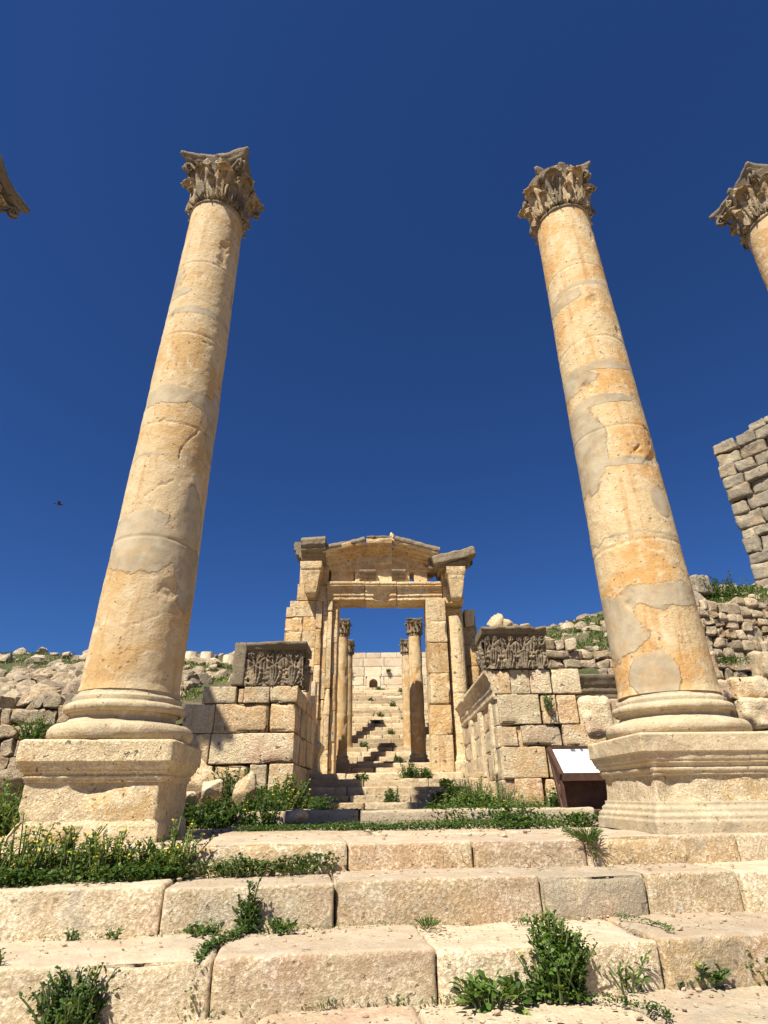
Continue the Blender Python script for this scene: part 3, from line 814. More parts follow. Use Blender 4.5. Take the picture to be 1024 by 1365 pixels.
# ------------------------------------------------------------------ masonry helpers
def blocks(m, lst, y0, y1, g=.004, **kw):
    for (a, b, z0, z1) in lst:
        dy = rnd.uniform(-.018, .018)
        block(m, a + g, b - g, y0 + dy, y1, z0 + g * .7, z1 - g * .7, **kw)
def courses(x0, x1, zs, wl, wh, rs):
    rr = random.Random(rs); out = []
    for z0, z1 in zip(zs[:-1], zs[1:]):
        x = x0
        while x < x1 - .01:
            w = rr.uniform(wl, wh); e = x + w
            if x1 - e < wl * .6: e = x1
            out.append((x, e, z0, z1)); x = e
    return out
def rubble(m, length, zf0, zf1, hc, wc, depth=.5, seed=0, xf=None, grey=.2, slope=0.0, ragged=0.0, r=.24, step=.06, rough=.05):
    rr = random.Random(seed); z = 0
    zmin = min(zf0(0), zf0(length)); zmax = max(zf1(x) for x in np.linspace(0, length, 12)); z = zmin
    while z < zmax:
        h = hc * rr.uniform(.75, 1.25); x = rr.uniform(-.2, 0) * wc
        x = max(0, x)
        while x < length:
            w = wc * rr.uniform(.6, 1.5); e = min(x + w, length + rr.uniform(-.1, .1) * wc)
            xc = (x + e) / 2
            zt = z + slope * xc
            if zt + h * .5 < zf1(xc) + rr.uniform(-ragged, ragged) and e - x > wc * .25:
                dz = rr.uniform(-.1, .1) * h
                _bs[0] += 1
                block(m, x + .01, e - .01, rr.uniform(-.2, .1) * hc * 1.2, depth, zt + .01 + dz * .3, zt + h - .008 + dz * .3, r=min(h, w) * r * rr.uniform(.6, 1.2), rough=rough, fs=3.2, step=step, xf=xf,
                      tint=(rr.random(), rr.random(), min(1, max(0, grey + rr.uniform(-.3, .35)))), warp=.05)
            x = e
        z += h * .97
def solid(m, x0, x1, y0, y1, z0, z1, xf=None):
    block(m, x0, x1, y0, y1, z0, z1, r=.02, rough=.0, step=1.0, xf=xf, tint=(.5, .1, .3))

# ------------------------------------------------------------------ carved pilaster capitals
def relief(m, frame, W, H, n, seed, tint=(.5, .5, .5), step=.010):
    """carved acanthus panel W x H with n leaf bays; frame(s, out, z)"""
    xs = np.linspace(0, W, int(W / step)); zs = np.linspace(0, H, int(H / step))
    X, Z = np.meshgrid(xs, zs, indexing='ij'); X = X.ravel(); Z = Z.ravel()
    P0 = np.stack([X * 1.0, Z * 1.0, X * 0 + seed], 1)
    X_ = X + fbm(P0, 4, 3, seed) * .022; Z_ = Z + fbm(P0, 4, 3, seed + 5) * .022
    h = -.015 + .05 * np.clip(Z / H, 0, 1) ** 2 + fbm(P0, 10, 3, seed + 2) * .01
    b = W / n; rr = random.Random(seed)
    def leafh(xc, hl, wl, lift):
        s_ = X_ - xc; v = np.clip(Z_ / hl, 0, 1.3)
        th = np.arctan2(np.abs(s_), (v + .22) * hl * .55)
        w = wl * (.60 + .46 * np.sin(np.clip(v, 0, 1) * PI * .92) ** .8) * np.sqrt(np.clip(1 - np.clip(v, 0, 1) ** 7, 0, 1))
        w = w * (1 - .30 * (.5 + .5 * np.cos(v * 2 * PI * 4.2)))
        u = np.abs(s_) / np.maximum(w, 1e-4)
        mk = np.clip((1.06 - u) / .16, 0, 1); mk = mk * mk * (3 - 2 * mk) * (v < 1.02)
        hh = lift + .055 * v ** 3 + .040 * (1 - .7 * np.clip(u, 0, 1) ** 2) + .016 * np.cos(th * 17 + v * 3) * np.clip(u * 3, 0, 1) + .016 * np.exp(-(s_ / .010) ** 2)
        return mk, hh
    for lift, hl, off, cnt in ((.0, .93, .5, n), (.020, .76, 0, n + 1), (.060, .52, .5, n)):
        for i in range(cnt):
            if lift == .0: continue
            mk, hh = leafh(b * (i + off), hl * H * rr.uniform(.94, 1.04), b * .50, lift)
            h = np.maximum(h, h * (1 - mk) + hh * mk)
    # scrolls under the abacus
    for i in range(n):
        for sd in (-1, 1):
            cx_ = b * (i + .5) + sd * b * .26; cz = H * .80; r0 = b * .22
            dx_ = (X_ - cx_) * sd; dz_ = Z_ - cz; r = np.hypot(dx_, dz_); a = np.arctan2(dz_, dx_)
            mk = np.clip((r0 - r) / .012, 0, 1)
            hh = .055 + .020 * np.cos(2 * PI * (r / (r0 * .52)) - a) * (r > r0 * .12)
            h = np.maximum(h, h * (1 - mk) + hh * mk)
            # stalk
            t = np.clip((Z_ - H * .42) / (H * .42), 0, 1); xc = b * (i + .5) + sd * b * (.02 + .22 * t ** 1.5)
            mk = np.clip((.020 - np.abs(X_ - xc)) / .008, 0, 1) * (Z_ > H * .42) * (Z_ < H * .84)
            h = np.maximum(h, h * (1 - mk) + (.045 + .02 * t) * mk)
    for k in range(n * 7):       # drilled holes and breaks
        hx, hz = rr.uniform(0, W), rr.uniform(.1, .95) * H; q = rr.uniform(.008, .022)
        h -= np.exp(-((X_ - hx) ** 2 + (Z_ - hz) ** 2) / q ** 2) * rr.uniform(.04, .09)
    h -= np.clip(fbm(P0, 3.0, 3, seed + 12) - .2, 0, 1) * .16
    h += fbm(P0, 28, 3, seed + 7) * .007
    V = frame(X, h, Z)
    m.add(V, grid_faces(len(xs), len(zs)), tint)
def pilaster_capital(name, label, x0, x1, y0, dep, z0, z1, nleaf, seed, plain_from=None, bits=False, side=0):
    o0 = ((x0 + x1) / 2, y0 + dep / 2, z0)
    t = thing(name, label, 'capital', o0, 0)
    H = z1 - z0; W = x1 - x0
    m = M()
    block(m, x0 + (.0 if plain_from else .12), x1 - .12, y0 + .10, y0 + dep, z0, z1 - .02, r=.05, rough=.02, chip=.05, step=.05, tint=(.3, .4, .7))
    if plain_from:
        block(m, x0, plain_from, y0 - .02, y0 + dep, z0, z1, r=.03, rough=.02, chip=.04, step=.04, tint=(.3, .4, .9))
        xs0 = plain_from
    else: xs0 = x0
    m.build('core', MAT['cap'], t, origin=o0)
    m = M()
    xa = xs0 if plain_from else x0 + .02
    relief(m, lambda q, o, z: np.stack([xa + q, y0 + .085 - o - .05 * np.clip(z / H - .4, 0, 1), z0 + z], 1), x1 - .02 - xa, H - .10, nleaf, seed)
    m.build('carved_leaves', MAT['cap'], t, origin=o0)
    if side:
        m = M(); xs = (x0 + .09) if side < 0 else (x1 - .09)
        relief(m, lambda q, o, z: np.stack([xs + side * (o + .05 * np.clip(z / H - .4, 0, 1)), y0 + .06 + q if side > 0 else y0 + dep - .02 - q, z0 + z], 1), dep - .08, H - .10, 2, seed + 4)
        m.build('carved_leaves', MAT['cap'], t, origin=o0)
    m = M()
    mould(m, (xs0 - (.0 if side >= 0 else .02), y0 + .05, z1 - .14), (x1 + (.03 if side > 0 else 0), y0 + .05, z1 - .14), [(.06, 0), (.10, .03), (.11, .06), (.14, .08), (.15, .13), (.12, .14)], back=dep - .1, step=.03, rough=.03, chip=.05, tint=(.4, .4, 1.0))
    if bits:
        for (bx, bz, sx, sz) in ((-.28, .13, .19, .17), (-.10, .06, .14, .12), (.10, .03, .10, .06), (.26, .04, .10, .08), (-.18, .20, .08, .06)):
            rock(m, (x0 + x1) / 2 + bx, y0 + .25, z1 + bz, sx, .13, sz, int(bx * 100) + 77, n=9, grey=0, tint=(.1, .95, -.3))
    m.build('abacus', MAT['cap'], t, origin=o0)
    return t

K = .95
# ------------------------------------------------------------------ left wing wall
o0 = (-2.4, 10.3, -.35)
t = thing('wing_wall', 'broad ashlar wing wall left of the stairs under the grey leafy capital block', 'wall', o0)
m = M()
kw = dict(r=.017, rough=.014, fs=4, chip=.035, step=.045)
blocks(m, [(-3.12, -2.55, 1.42, 1.70), (-2.52, -2.42, 1.43, 1.66), (-2.42, -1.98, 1.42, 1.69), (-1.98, -1.5, 1.42, 1.70),
           (-3.40, -2.88, .95, 1.41), (-2.88, -1.97, .95, 1.42), (-1.95, -1.52, .96, 1.42),
           (-3.30, -2.91, .48, .95), (-2.90, -1.52, .48, .95),
           (-3.35, -2.80, .05, .47), (-2.78, -2.24, .05, .46), (-2.21, -1.93, .03, .47), (-1.90, -1.5, .05, .48),
           (-3.3, -2.6, -.4, .05), (-2.6, -2.0, -.4, .03), (-2.0, -1.5, -.4, .05)], 10.0, 10.7, **kw)
m.build('front_face', MAT['wall'], t, origin=o0)
m = M()
def side_xf(x, sgn):      # local u along +y, face towards sgn*x
    def f(P): return np.stack([x - sgn * P[:, 1], P[:, 0], P[:, 2]], 1)
    return f
for (a, b, z0, z1) in courses(10.72, 12.6, [-.4, .05, .48, .95, 1.42, 1.70], .5, .9, 4):
    block(m, a + .01, b - .01, rnd.uniform(0, .02), .6, z0 + .005, z1 - .005, xf=side_xf(-1.5, 1), **kw)
solid(m, -3.0, -2.0, 10.6, 12.6, -.4, 1.6)
for (a, b, yy0, yy1, z0, z1) in ((-2.02, -1.63, 12.62, 13.0, -.2, 1.1), (-2.02, -1.63, 12.62, 13.0, 1.1, 1.75), (-2.05, -1.66, 12.62, 13.0, 1.75, 2.55),
                                 (-2.0, -1.62, 13.3, 13.7, .2, 1.3), (-2.0, -1.60, 13.3, 13.7, 1.3, 2.35), (-2.1, -1.7, 13.72, 15.0, .2, 1.7)):
    block(m, a, b, yy0, yy1, z0, z1, **kw)
m.build('side_face', MAT['wall'], t, origin=o0)
m = M()
sq_lathe(m, -1.78, 14.2, [(.34, .30), (.34, .42), (.30, .46), (.24, .52), (.22, .75), (.24, .85), (.30, .95), (.31, 1.05), (.22, 1.15), (.20, 1.5)], n=24, disp=lambda V: fbm(V, 6, 3, 4) * .02, step=.05, tint=(.4, .5, .2))
m.build('moulded_pedestal', MAT['wall'], t, origin=o0)
pilaster_capital('pilaster_capital', 'dark grey carved capital block with plain left side on the left wing wall', -2.66, -1.42, 10.0, .8, 1.705, 2.45, 3, 41, plain_from=-2.44, side=1)

# ------------------------------------------------------------------ right wing wall
o0 = (2.9, 10.8, -.35)
t = thing('wing_wall', 'ashlar wing wall right of the stairs behind the information board, with moulded left side', 'wall', o0)
m = M()
blocks(m, [(1.93, 2.24, 1.60, 2.02), (2.25, 2.60, 1.60, 2.03), (2.60, 2.97, 1.60, 2.02), (2.99, 3.50, 1.60, 2.03),
           (1.98, 2.72, 1.09, 1.59), (2.75, 3.02, 1.30, 1.58), (2.76, 3.02, 1.09, 1.30), (3.03, 3.38, 1.09, 1.58),
           (2.02, 2.27, .74, 1.05), (2.33, 3.03, .74, 1.08), (3.06, 3.80, .72, 1.09),
           (1.97, 2.73, .24, .73), (2.76, 3.4, .24, .71), (3.42, 4.1, .24, .70),
           (2.14, 2.60, -.40, .24), (2.66, 3.2, -.38, .23), (3.22, 4.2, -.4, .23)], 10.5, 11.3, **kw)
block(m, 3.40, 4.0, 10.45, 11.2, .84, 1.56, r=.12, rough=.04, fs=3, chip=.05, step=.04, tint=(.1, 1.0, 0))
m.build('front_face', MAT['wall'], t, origin=o0)
m = M()
for (a, b, z0, z1) in courses(10.55, 15.4, [-.3, .22, .72, 1.08, 1.52], .45, .95, 6):
    block(m, a + .01, b - .01, rnd.uniform(0, .025), .5, z0 + .005, z1 - .005, xf=side_xf(1.94, -1), tint=(rnd.random(), rnd.random(), .35), **kw)
for (a, b) in ((10.9, 11.15), (12.1, 12.4), (13.5, 13.8)):
    block(m, a, b, -.05, .2, .30, 1.5, xf=side_xf(1.94, -1), tint=(.5, .6, .3), **kw)
solid(m, 2.3, 3.4, 11.2, 15.3, -.3, 1.5)
m.build('side_face', MAT['wall'], t, origin=o0)
m = M()
mould(m, (1.94, 15.4, 1.52), (1.94, 10.52, 1.52), [(.0, 0), (.03, .02), (.03, .14), (.05, .16), (.05, .28), (.08, .30), (.10, .38), (.15, .44), (.16, .50)], out=(-1, 0, 0), back=.4, step=.05, rough=.015, chip=.02, tint=(.5, .5, .4))
m.build('cornice', MAT['wall'], t, origin=o0)
pilaster_capital('pilaster_capital', 'leaf-carved capital block with broken white bits on top, on the right wing wall', 1.80, 2.98, 10.42, .8, 2.035, 2.80, 4, 43, bits=True, side=-1)

m = M()
mould(m, (3.52, 11.35, 1.62), (5.3, 11.35, 1.62), [(.0, 0), (.03, .02), (.03, .11), (.06, .13), (.06, .22), (.09, .24), (.13, .33), (.16, .38), (.17, .44)], back=.5, step=.04, rough=.02, chip=.03, tint=(.3, .2, 1.1))
o = m.build('entablature_fragment', MAT['cap'], origin=(4.4, 11.5, 1.62)); tag(o, 'dark moulded beam fragment lying beside the right wing wall behind the column', 'carved stone')
o = M(); block(o, 3.6, 5.2, 11.3, 11.8, -.3, 1.1, **kw); block(o, 3.9, 4.7, 11.2, 11.8, 1.1, 1.6, **kw)
tag(o.build('stone_block', MAT['wall'], origin=(4.4, 11.5, -.3)), 'rough block under the dark moulded beam fragment', 'stone block')

# ------------------------------------------------------------------ steps and terrace between the wings
K = 1.0
t = thing('terrace_step', 'long single kerb-like step half hidden by weeds behind the pavement', 'step', (.4, 8.0, -.4))
for i, (a, b) in enumerate(((-2.2, -1.2), (-1.2, -.35), (-.35, .75), (.75, 1.7), (1.7, 2.6))):
    m = M(); block(m, a + .01, b - .01, 8.0 + (.0 if a > -1.3 else .08), 8.6, -.45, -.165 + rnd.uniform(-.01, .01), r=.03, rough=.012, chip=.03, step=.05); m.build('step_block', MAT['pave'], t, origin=(.4, 8.0, -.4))
m = M()
for j, yy in enumerate((8.6, 9.05, 9.5, 9.95)):
    x = -2.4
    while x < 2.4:
        w = rnd.uniform(.7, 1.3); block(m, x + .01, x + w - .01, yy + .01, yy + .44, -.45, -.185 - .015 * j + rnd.uniform(-.01, .005), r=.03, rough=.01, step=.09); x += w
tag(m.build('landing', MAT['pave']), kind='structure')
K = .95
t = thing('lower_staircase', 'short flight of five steps between the two wing walls, in front of the gate', 'stairs', (0.2, 11, -.3))
for i, (yy, z) in enumerate(((11.0, -.105), (11.3, .014), (11.6, .145), (11.9, .285), (12.25, .395))):
    x = -1.62; ws = [.9, .7, 1.1, .8]
    k = 0; e = 1.95
    m = M()
    while x < e - .05:
        w = rnd.uniform(.6, 1.25); b = min(x + w, e)
        if e - b < .3: b = e
        block(m, x + .006, b - .006, yy + rnd.uniform(-.015, .015), yy + .6, z - .22, z + rnd.uniform(-.006, .006), r=.02, rough=.012, chip=.03, step=.045, tint=(rnd.random(), rnd.random(), rnd.choice([0, .2])))
        x = b
    m.build('step', MAT['stair'], t, origin=(0.2, 11, -.3))
m = M()
for yy in np.arange(12.6, 17.2, .75):
    x = -3
    while x < 3:
        w = rnd.uniform(.7, 1.3); block(m, x + .01, x + w - .01, yy, yy + .74, .1, .39 + rnd.uniform(-.01, .005), r=.02, rough=.01, step=.15); x += w
tag(m.build('forecourt_paving', MAT['pave']), kind='structure')

# ------------------------------------------------------------------ the gate
GO = (-.1, 17.5, .35)
gate = thing('gateway', 'ruined gateway with pediment, lintel and side piers at the head of the short stairs', 'gateway', GO)
gk = dict(r=.012, rough=.014, fs=3, chip=.03, step=.06)
def gpart(name, m, mat='gate'): return m.build(name, MAT[mat], gate, origin=GO)
m = M()
blocks(m, courses(-3.07, -2.12, [.3, .95, 1.55, 2.2, 2.85, 3.4, 4.0, 4.5, 4.95], .42, .7, 3) + [(-2.95, -2.12, 4.95, 5.45), (-3.05, -2.85, 4.93, 5.25)], 17.0, 17.9, **gk)
gpart('pier', m)
m = M()
for (a, b, yy) in ((-2.12, -1.93, 16.9), (-1.93, -1.77, 17.02), (-1.77, -1.62, 16.95), (-1.62, -1.46, 17.1)):
    zs = [.3]
    while zs[-1] < 5.3: zs.append(min(5.42, zs[-1] + rnd.uniform(.7, 1.2)))
    blocks(m, [(a, b, z0, z1) for z0, z1 in zip(zs[:-1], zs[1:])], yy, 17.85, g=.003, r=.015, rough=.02, fs=3, chip=.02, step=.06)
gpart('door_jamb', m)
m = M()
blocks(m, [(1.25, 1.86, z0, z1) for z0, z1 in zip([.3, 1.5, 2.3, 3.2, 4.1, 4.75], [1.5, 2.3, 3.2, 4.1, 4.75, 5.46])], 16.92, 17.85, g=.002, **gk)
gpart('door_jamb', m)
m = M()
blocks(m, courses(1.90, 2.86, [.3, 1.0, 1.7, 2.3, 2.9, 3.5, 4.1, 4.7], .5, .9, 9) + [(1.9, 2.45, 4.7, 5.3), (2.5, 2.84, 4.7, 5.25)], 17.45, 18.1, **gk)
gpart('pier', m)
m = M()
lathe(m, 2.16, 17.25, [(.40, .55), (.40, .80), (.33, .84), (.33, .92), (.28, .98), (.27, 1.1), (.268, 2.6), (.262, 2.61), (.262, 2.63), (.268, 2.64), (.25, 4.93)], nt=48, step=.06, disp=lambda T, Z, R: fbm(np.stack([np.cos(T), np.sin(T), Z], 1), 4, 4, 3) * .012, tint=(.2, .7, .15))
sq_lathe(m, 2.16, 17.2, [(.42, .3), (.42, .45), (.38, .50), (.38, .56)], n=20, step=.08, disp=lambda V: fbm(V, 5, 3, 4) * .02)
gpart('engaged_column', m)
# lintel: three fascia blocks
m = M()
fas = [(.0, .0), (.0, .12), (.03, .125), (.03, .235), (.06, .24), (.06, .34), (.08, .35), (.11, .385), (.16, .40), (.16, .455), (.185, .47), (.185, .54)]
for i, (a, b, dz) in enumerate(((-1.80, -.63, .0), (-.61, .36, -.02), (.38, 1.78, -.03))):
    fz = [(o_, z + (0 if j else (0))) for j, (o_, z) in enumerate(fas)]
    mould(m, (a + .004, 16.95 + rnd.uniform(-.015, .015), 5.45 + dz), (b - .004, 16.95, 5.45 + dz), fz, back=.85, step=.025, rough=.016, fs=5, chip=.04 if i != 1 else .11, tint=(rnd.random(), rnd.random(), .05))
block(m, -1.7, 1.7, 17.15, 17.75, 5.5, 6.0, r=.02, rough=.01, step=.2)
gpart('lintel', m)
m = M()
blocks(m, [(-1.72, -.95, 5.98, 6.6), (-.95, -.35, 5.98, 6.6), (-.35, .25, 5.98, 6.6), (.25, .80, 5.98, 6.6)], 17.08, 17.7, **gk)
gpart('frieze', m)
m = M(); blocks(m, [(.93, 1.35, 5.98, 6.45)], 17.05, 17.7, **gk); gpart('frieze', m)
for (a, b) in ((-.80, -.28), (.22, .66)):
    m = M(); mould(m, (a, 17.06, 6.08), (b, 17.06, 6.08), [(.0, .0), (.04, .04), (.05, .12), (.09, .15), (.12, .24), (.18, .26), (.18, .34)], back=.5, step=.04, rough=.03, chip=.04, tint=(.6, .4, .3)); gpart('bracket', m, 'gatetop')
# raking pediment blocks
rak = [(.0, .0), (.0, .17), (.09, .175), (.09, .25), (.15, .255), (.15, .30), (.36, .31), (.36, .39), (.46, .40), (.50, .54), (.44, .58)]
def rake(p0, p1, k=1.0, chip=.05, name='raking_cornice', tnt=None):
    m = M(); d0 = np.array(p1) - np.array(p0); ang = math.atan2(d0[2], d0[0]); uv = (-math.sin(ang), 0, math.cos(ang))
    mould(m, p0, p1, [(a, b * k) for a, b in rak], upv=uv, back=.75, step=.025, rough=.016, fs=5, chip=chip, tint=tnt or (.5, .5, .1)); o_ = gpart(name, m, 'gate')
    m = M()
    mould(m, p0, p1, [(.40, .47), (.505, .475), (.52, .54), (.47, .63), (.2, .66)], upv=uv, back=.7, step=.03, rough=.05, fs=6, chip=.06, tint=(.2, .3, 1.0)); gpart('weathered_crust', m, 'gatetop'); return o_
rake((-1.85, 17.0, 6.48), (-.50, 17.0, 6.79)); rake((.18, 17.0, 6.82), (1.58, 17.0, 6.40))
m = M()
mould(m, (-.57, 16.975, 6.66), (.245, 16.975, 6.66), [(.02, 0), (.02, .27), (.10, .275), (.10, .35), (.16, .355), (.16, .40), (.37, .41), (.37, .49), (.47, .50), (.51, .66), (.42, .74)], back=.75, step=.03, rough=.04, fs=5, chip=.06, tint=(.5, .5, .1)); gpart('apex_block', m, 'gate')
m = M(); mould(m, (-.56, 16.97, 6.66), (.235, 16.97, 6.66), [(.40, .66), (.50, .665), (.51, .74), (.3, .80)], back=.7, step=.03, rough=.05, fs=6, chip=.05, tint=(.2, .3, 1.0)); gpart('weathered_crust', m, 'gatetop')
m = M(); block(m, -1.75, 1.5, 17.15, 17.8, 6.6, 6.85, r=.02, rough=.02, step=.08); block(m, -1.75, .9, 17.05, 17.8, 6.45, 7.0, r=.02, rough=.02, step=.08); block(m, -.9, .75, 17.0, 17.8, 6.8, 7.2, r=.02, rough=.02, step=.08); block(m, -.35, .1, 16.98, 17.8, 7.1, 7.32, r=.02, rough=.02, step=.08); block(m, .8, 1.6, 17.02, 17.8, 6.4, 6.85, r=.02, rough=.02, step=.08); gpart('tympanum', m)
m = M(); rock(m, .24, 16.85, 7.52, .11, .10, .13, 3, n=9, tint=(.1, 1, -.3)); rock(m, .22, 16.9, 7.42, .14, .12, .08, 5, n=9, tint=(.1, .9, 0)); gpart('finial', m)
m = M(); block(m, 1.40, 1.78, 16.8, 17.5, 6.38, 6.78, r=.06, rough=.05, chip=.06, step=.05, tint=(.6, .3, .3)); gpart('broken_block', m, 'gatetop')
# projecting entablature returns and consoles
m = M(); sp = [(.0, .0), (.0, .12), (.06, .125), (.07, .22), (.15, .23), (.17, .32), (.30, .34), (.31, .45), (.38, .50), (.40, .66), (.34, .76)]
mould(m, (-2.62, 16.7, 6.55), (-1.86, 16.7, 6.60), sp, back=1.1, step=.03, rough=.03, chip=.05, tint=(.5, .4, .8))
mould(m, (-2.58, 17.7, 6.55), (-2.58, 16.68, 6.55), [(a * .8, b) for a, b in sp], out=(-1, 0, 0), back=.5, step=.05, rough=.035, chip=.05, tint=(.5, .4, .8))
block(m, -2.6, -1.9, 16.5, 17.5, 7.25, 7.33, r=.03, rough=.04, chip=.05, step=.05, tint=(.2, .7, .5)); gpart('cornice_block', m, 'gatetop')
def console(xc, z0, z1, wt, wb, yf, name='console', tint=(.4, .6, .1)):
    m = M(); H = z1 - z0
    prof = [(wb * .55, z0), (wb * .8, z0 + H * .06), (wb * 1.0, z0 + H * .22), (wt * .93, z0 + H * .60), (wt * .95, z0 + H * .63), (wt * 1.0, z0 + H * .66), (wt * 1.0, z0 + H * .74), (wt * 1.10, z0 + H * .78), (wt * 1.16, z0 + H * .88), (wt * 1.16, z0 + H)]
    sq_lathe(m, xc, yf + wt, prof, n=24, cr=.02, step=.05, disp=lambda V: fbm(V + xc, 5, 4, 3) * .02 - np.clip(fbm(V, 2, 2, 8) - .3, 0, 1) * .06, tint=tint)
    block(m, xc - wb * .9, xc + wb * .9, yf + wt, 17.3, z0 + H * .1, z1, r=.02, rough=.01, step=.1)
    gpart(name, m)
console(-2.28, 5.50, 6.54, .29, .21, 16.45); console(2.20, 5.32, 6.32, .25, .17, 16.45)
m = M(); blocks(m, [(-2.75, -2.1, 5.46, 6.0), (-2.7, -2.1, 6.0, 6.56), (-2.1, -1.78, 5.42, 5.95), (-2.1, -1.78, 5.95, 6.6)], 17.0, 17.9, **gk); gpart('upper_wall', m)
m = M(); blocks(m, [(1.80, 2.45, 5.32, 5.9), (1.80, 2.5, 5.9, 6.42)], 17.0, 17.9, **gk); gpart('upper_wall', m)
m = M(); rx = lambda P: rz(P[:, [0, 2, 1]], math.radians(14))[:, [0, 2, 1]] + np.array([1.55, 16.35, 6.36])
block(m, 0.0, 1.35, .0, 1.2, .0, .30, r=.06, rough=.05, chip=.09, fs=3, step=.05, tint=(.1, .9, .7), xf=rx)
block(m, 0.12, 1.05, .12, 1.2, -.14, .0, r=.03, rough=.03, chip=.03, step=.06, tint=(.6, .4, .3), xf=rx)
gpart('cornice_block', m, 'gatetop')
m = M(); blocks(m, [(-3.0, -1.5, .1, .40), (-1.5, 0, .1, .42), (0, 1.4, .1, .42), (1.4, 3, .1, .41)], 16.8, 18.0, **gk); gpart('sill', m)

# ------------------------------------------------------------------ columns behind the gate
def small_column(label, x, y, z0, zt, r, seed):
    t = thing('gate_column', label, 'column', (x, y, z0), 0, 'smaller columns behind the gate')
    H = zt - z0; hc = .62
    m = M(); sq_lathe(m, 0, 0, [(r * 1.35, -.35), (r * 1.35, .16), (r * 1.32, .18)], n=16, step=.08, disp=lambda V: fbm(V, 5, 3, seed) * .012, tint=(.2, .7, .1)); m.build('plinth', MAT['base'], t)
    m = M(); lathe(m, 0, 0, [(r * 1.28, .175), (r * 1.34, .21), (r * 1.30, .25), (r * 1.14, .28), (r * 1.12, .31), (r * 1.2, .34), (r * 1.18, .37), (r * 1.03, .40)], nt=40, step=.03, tint=(.2, .7, .1)); m.build('column_base', MAT['base'], t)
    m = M(); lathe(m, 0, 0, [(r * 1.03, .395), (r, .45), (r * .97, H * .5), (r * .86, H - hc)], nt=56, step=.06, tint=(.5, .5, 0),
                   disp=lambda T, Z, R: fbm(np.stack([np.cos(T) * .5, np.sin(T) * .5, Z], 1), 3, 4, seed) * .02 - np.clip(fbm(np.stack([np.cos(T) * .5, np.sin(T) * .5, Z], 1), 2, 3, seed + 4) - .25, 0, 1) * .15 - sum(np.exp(-((Z - q) / .02) ** 2) for q in (1.7, 3.1)) * .012); m.build('shaft', MAT['shaftS'], t)
    capital(t, H - hc, r * .86, hc, MAT['cap'], seed, 1)
small_column('golden column seen in the left of the gate opening, dark capital level with the jamb', -1.56, 20.3, .80, 5.73, .255, 51)
small_column('golden column seen in the right of the gate opening, in front of its slimmer twin', 1.06, 20.3, .80, 5.73, .255, 52)
small_column('column mostly hidden behind the right gate column, on its left side', .87, 22.9, 1.17, 5.62, .238, 53)
small_column('column almost wholly hidden behind the left gate column', -1.53, 22.9, 1.17, 5.62, .238, 54)

# ------------------------------------------------------------------ great stair and far wall
SO = (0, 18, .3)
stair = thing('great_staircase', 'long flight of worn sunlit steps climbing behind the gate to the pale wall', 'stairs', SO)
edges = [(18.0, .60), (18.8, .77), (19.6, .93)] + [(21.5 + .33 * i, 1.08 + .173 * i) for i in range(22)]
for i, (yy, z) in enumerate(edges):
    m = M(); x = -3.6; sv = rnd.uniform(-.55, 1.3)
    dep = .9 if i < 2 else (2.1 if i == 2 else .5)
    if i == len(edges) - 1: dep = 1.6
    while x < 3.6:
        w = rnd.uniform(.6, 1.4)
        block(m, x + .002, x + w - .002, yy + rnd.uniform(-.02, .02), yy + dep, z - .3, z + rnd.uniform(-.006, .004), r=.03, rough=.016, fs=3, chip=.04, step=.09, tint=(rnd.random(), sv + rnd.uniform(-.12, .12), rnd.choice([0, 0, .2, .4])))
        x += w
    m.build('step', MAT['stair'], stair, origin=SO)
zt = edges[-1][1]
FO = (0, 30.5, zt - .3)
fwl = thing('rebuilt_wall', 'pale rebuilt block wall with small arched niche at the top of the stairs', 'wall', FO)
m = M()
cs = courses(-5, 5, [zt - .3, zt + .45, zt + .9, zt + 1.4, zt + 1.85, zt + 2.15], .55, 1.15, 15)
NX0, NX1 = -1.02, -.28
for (a, b, z0, z1) in cs:
    if z1 < zt + 1.1 and b > NX0 and a < NX1:
        if a < NX0 - .03: block(m, a + .01, NX0 - .01, 30.5, 31.1, z0, z1 - .01, r=.02, rough=.012, step=.1)
        if b > NX1 + .03: block(m, NX1 + .01, b - .01, 30.5, 31.1, z0, z1 - .01, r=.02, rough=.012, step=.1)
        continue
    block(m, a + .01, b - .01, 30.5 + rnd.uniform(-.01, .01), 31.1, z0, z1 - .01, r=.02, rough=.012, step=.1)
m.build('masonry', MAT['far'], fwl, origin=FO)
# niche: arch frame with recessed back
m = M()
xc = (NX0 + NX1) / 2; hw = (NX1 - NX0) / 2; wi = .22; zb = zt - .3; zs_ = zt + .45
V = []; F = []
outer = [(-hw, 0), (-hw, 1.2), (hw, 1.2), (hw, 0)]
arc = [(-wi, .35)] + [(wi * math.cos(a), .75 + wi * math.sin(a)) for a in np.linspace(PI, 0, 13)] + [(wi, .35)]
def outp(i, n):
    t = i / (n - 1)
    per = t * 3
    if per < 1: return (-hw, .0 + 1.2 * per)
    if per < 2: return (-hw + 2 * hw * (per - 1), 1.2)
    return (hw, 1.2 - 1.2 * (per - 2))
n = len(arc)
ring = []
for (yy) in (30.46, 30.95):
    for i in range(n): ring.append((xc + arc[i][0], yy, zb + arc[i][1] + .1))
for i in range(n): ox, oz = outp(i, n); ring.append((xc + ox, 30.46, zb + oz))
for i in range(n): ox, oz = outp(i, n); ring.append((xc + ox, 30.9, zb + oz))
F = []
for i in range(n - 1):
    F += [(2 * n + i, 2 * n + i + 1, i + 1, i), (i, i + 1, n + i + 1, n + i), (3 * n + i + 1, 3 * n + i, 2 * n + i, 2 * n + i + 1)[::-1]]
m.add(ring, F, (.2, .9, 0))
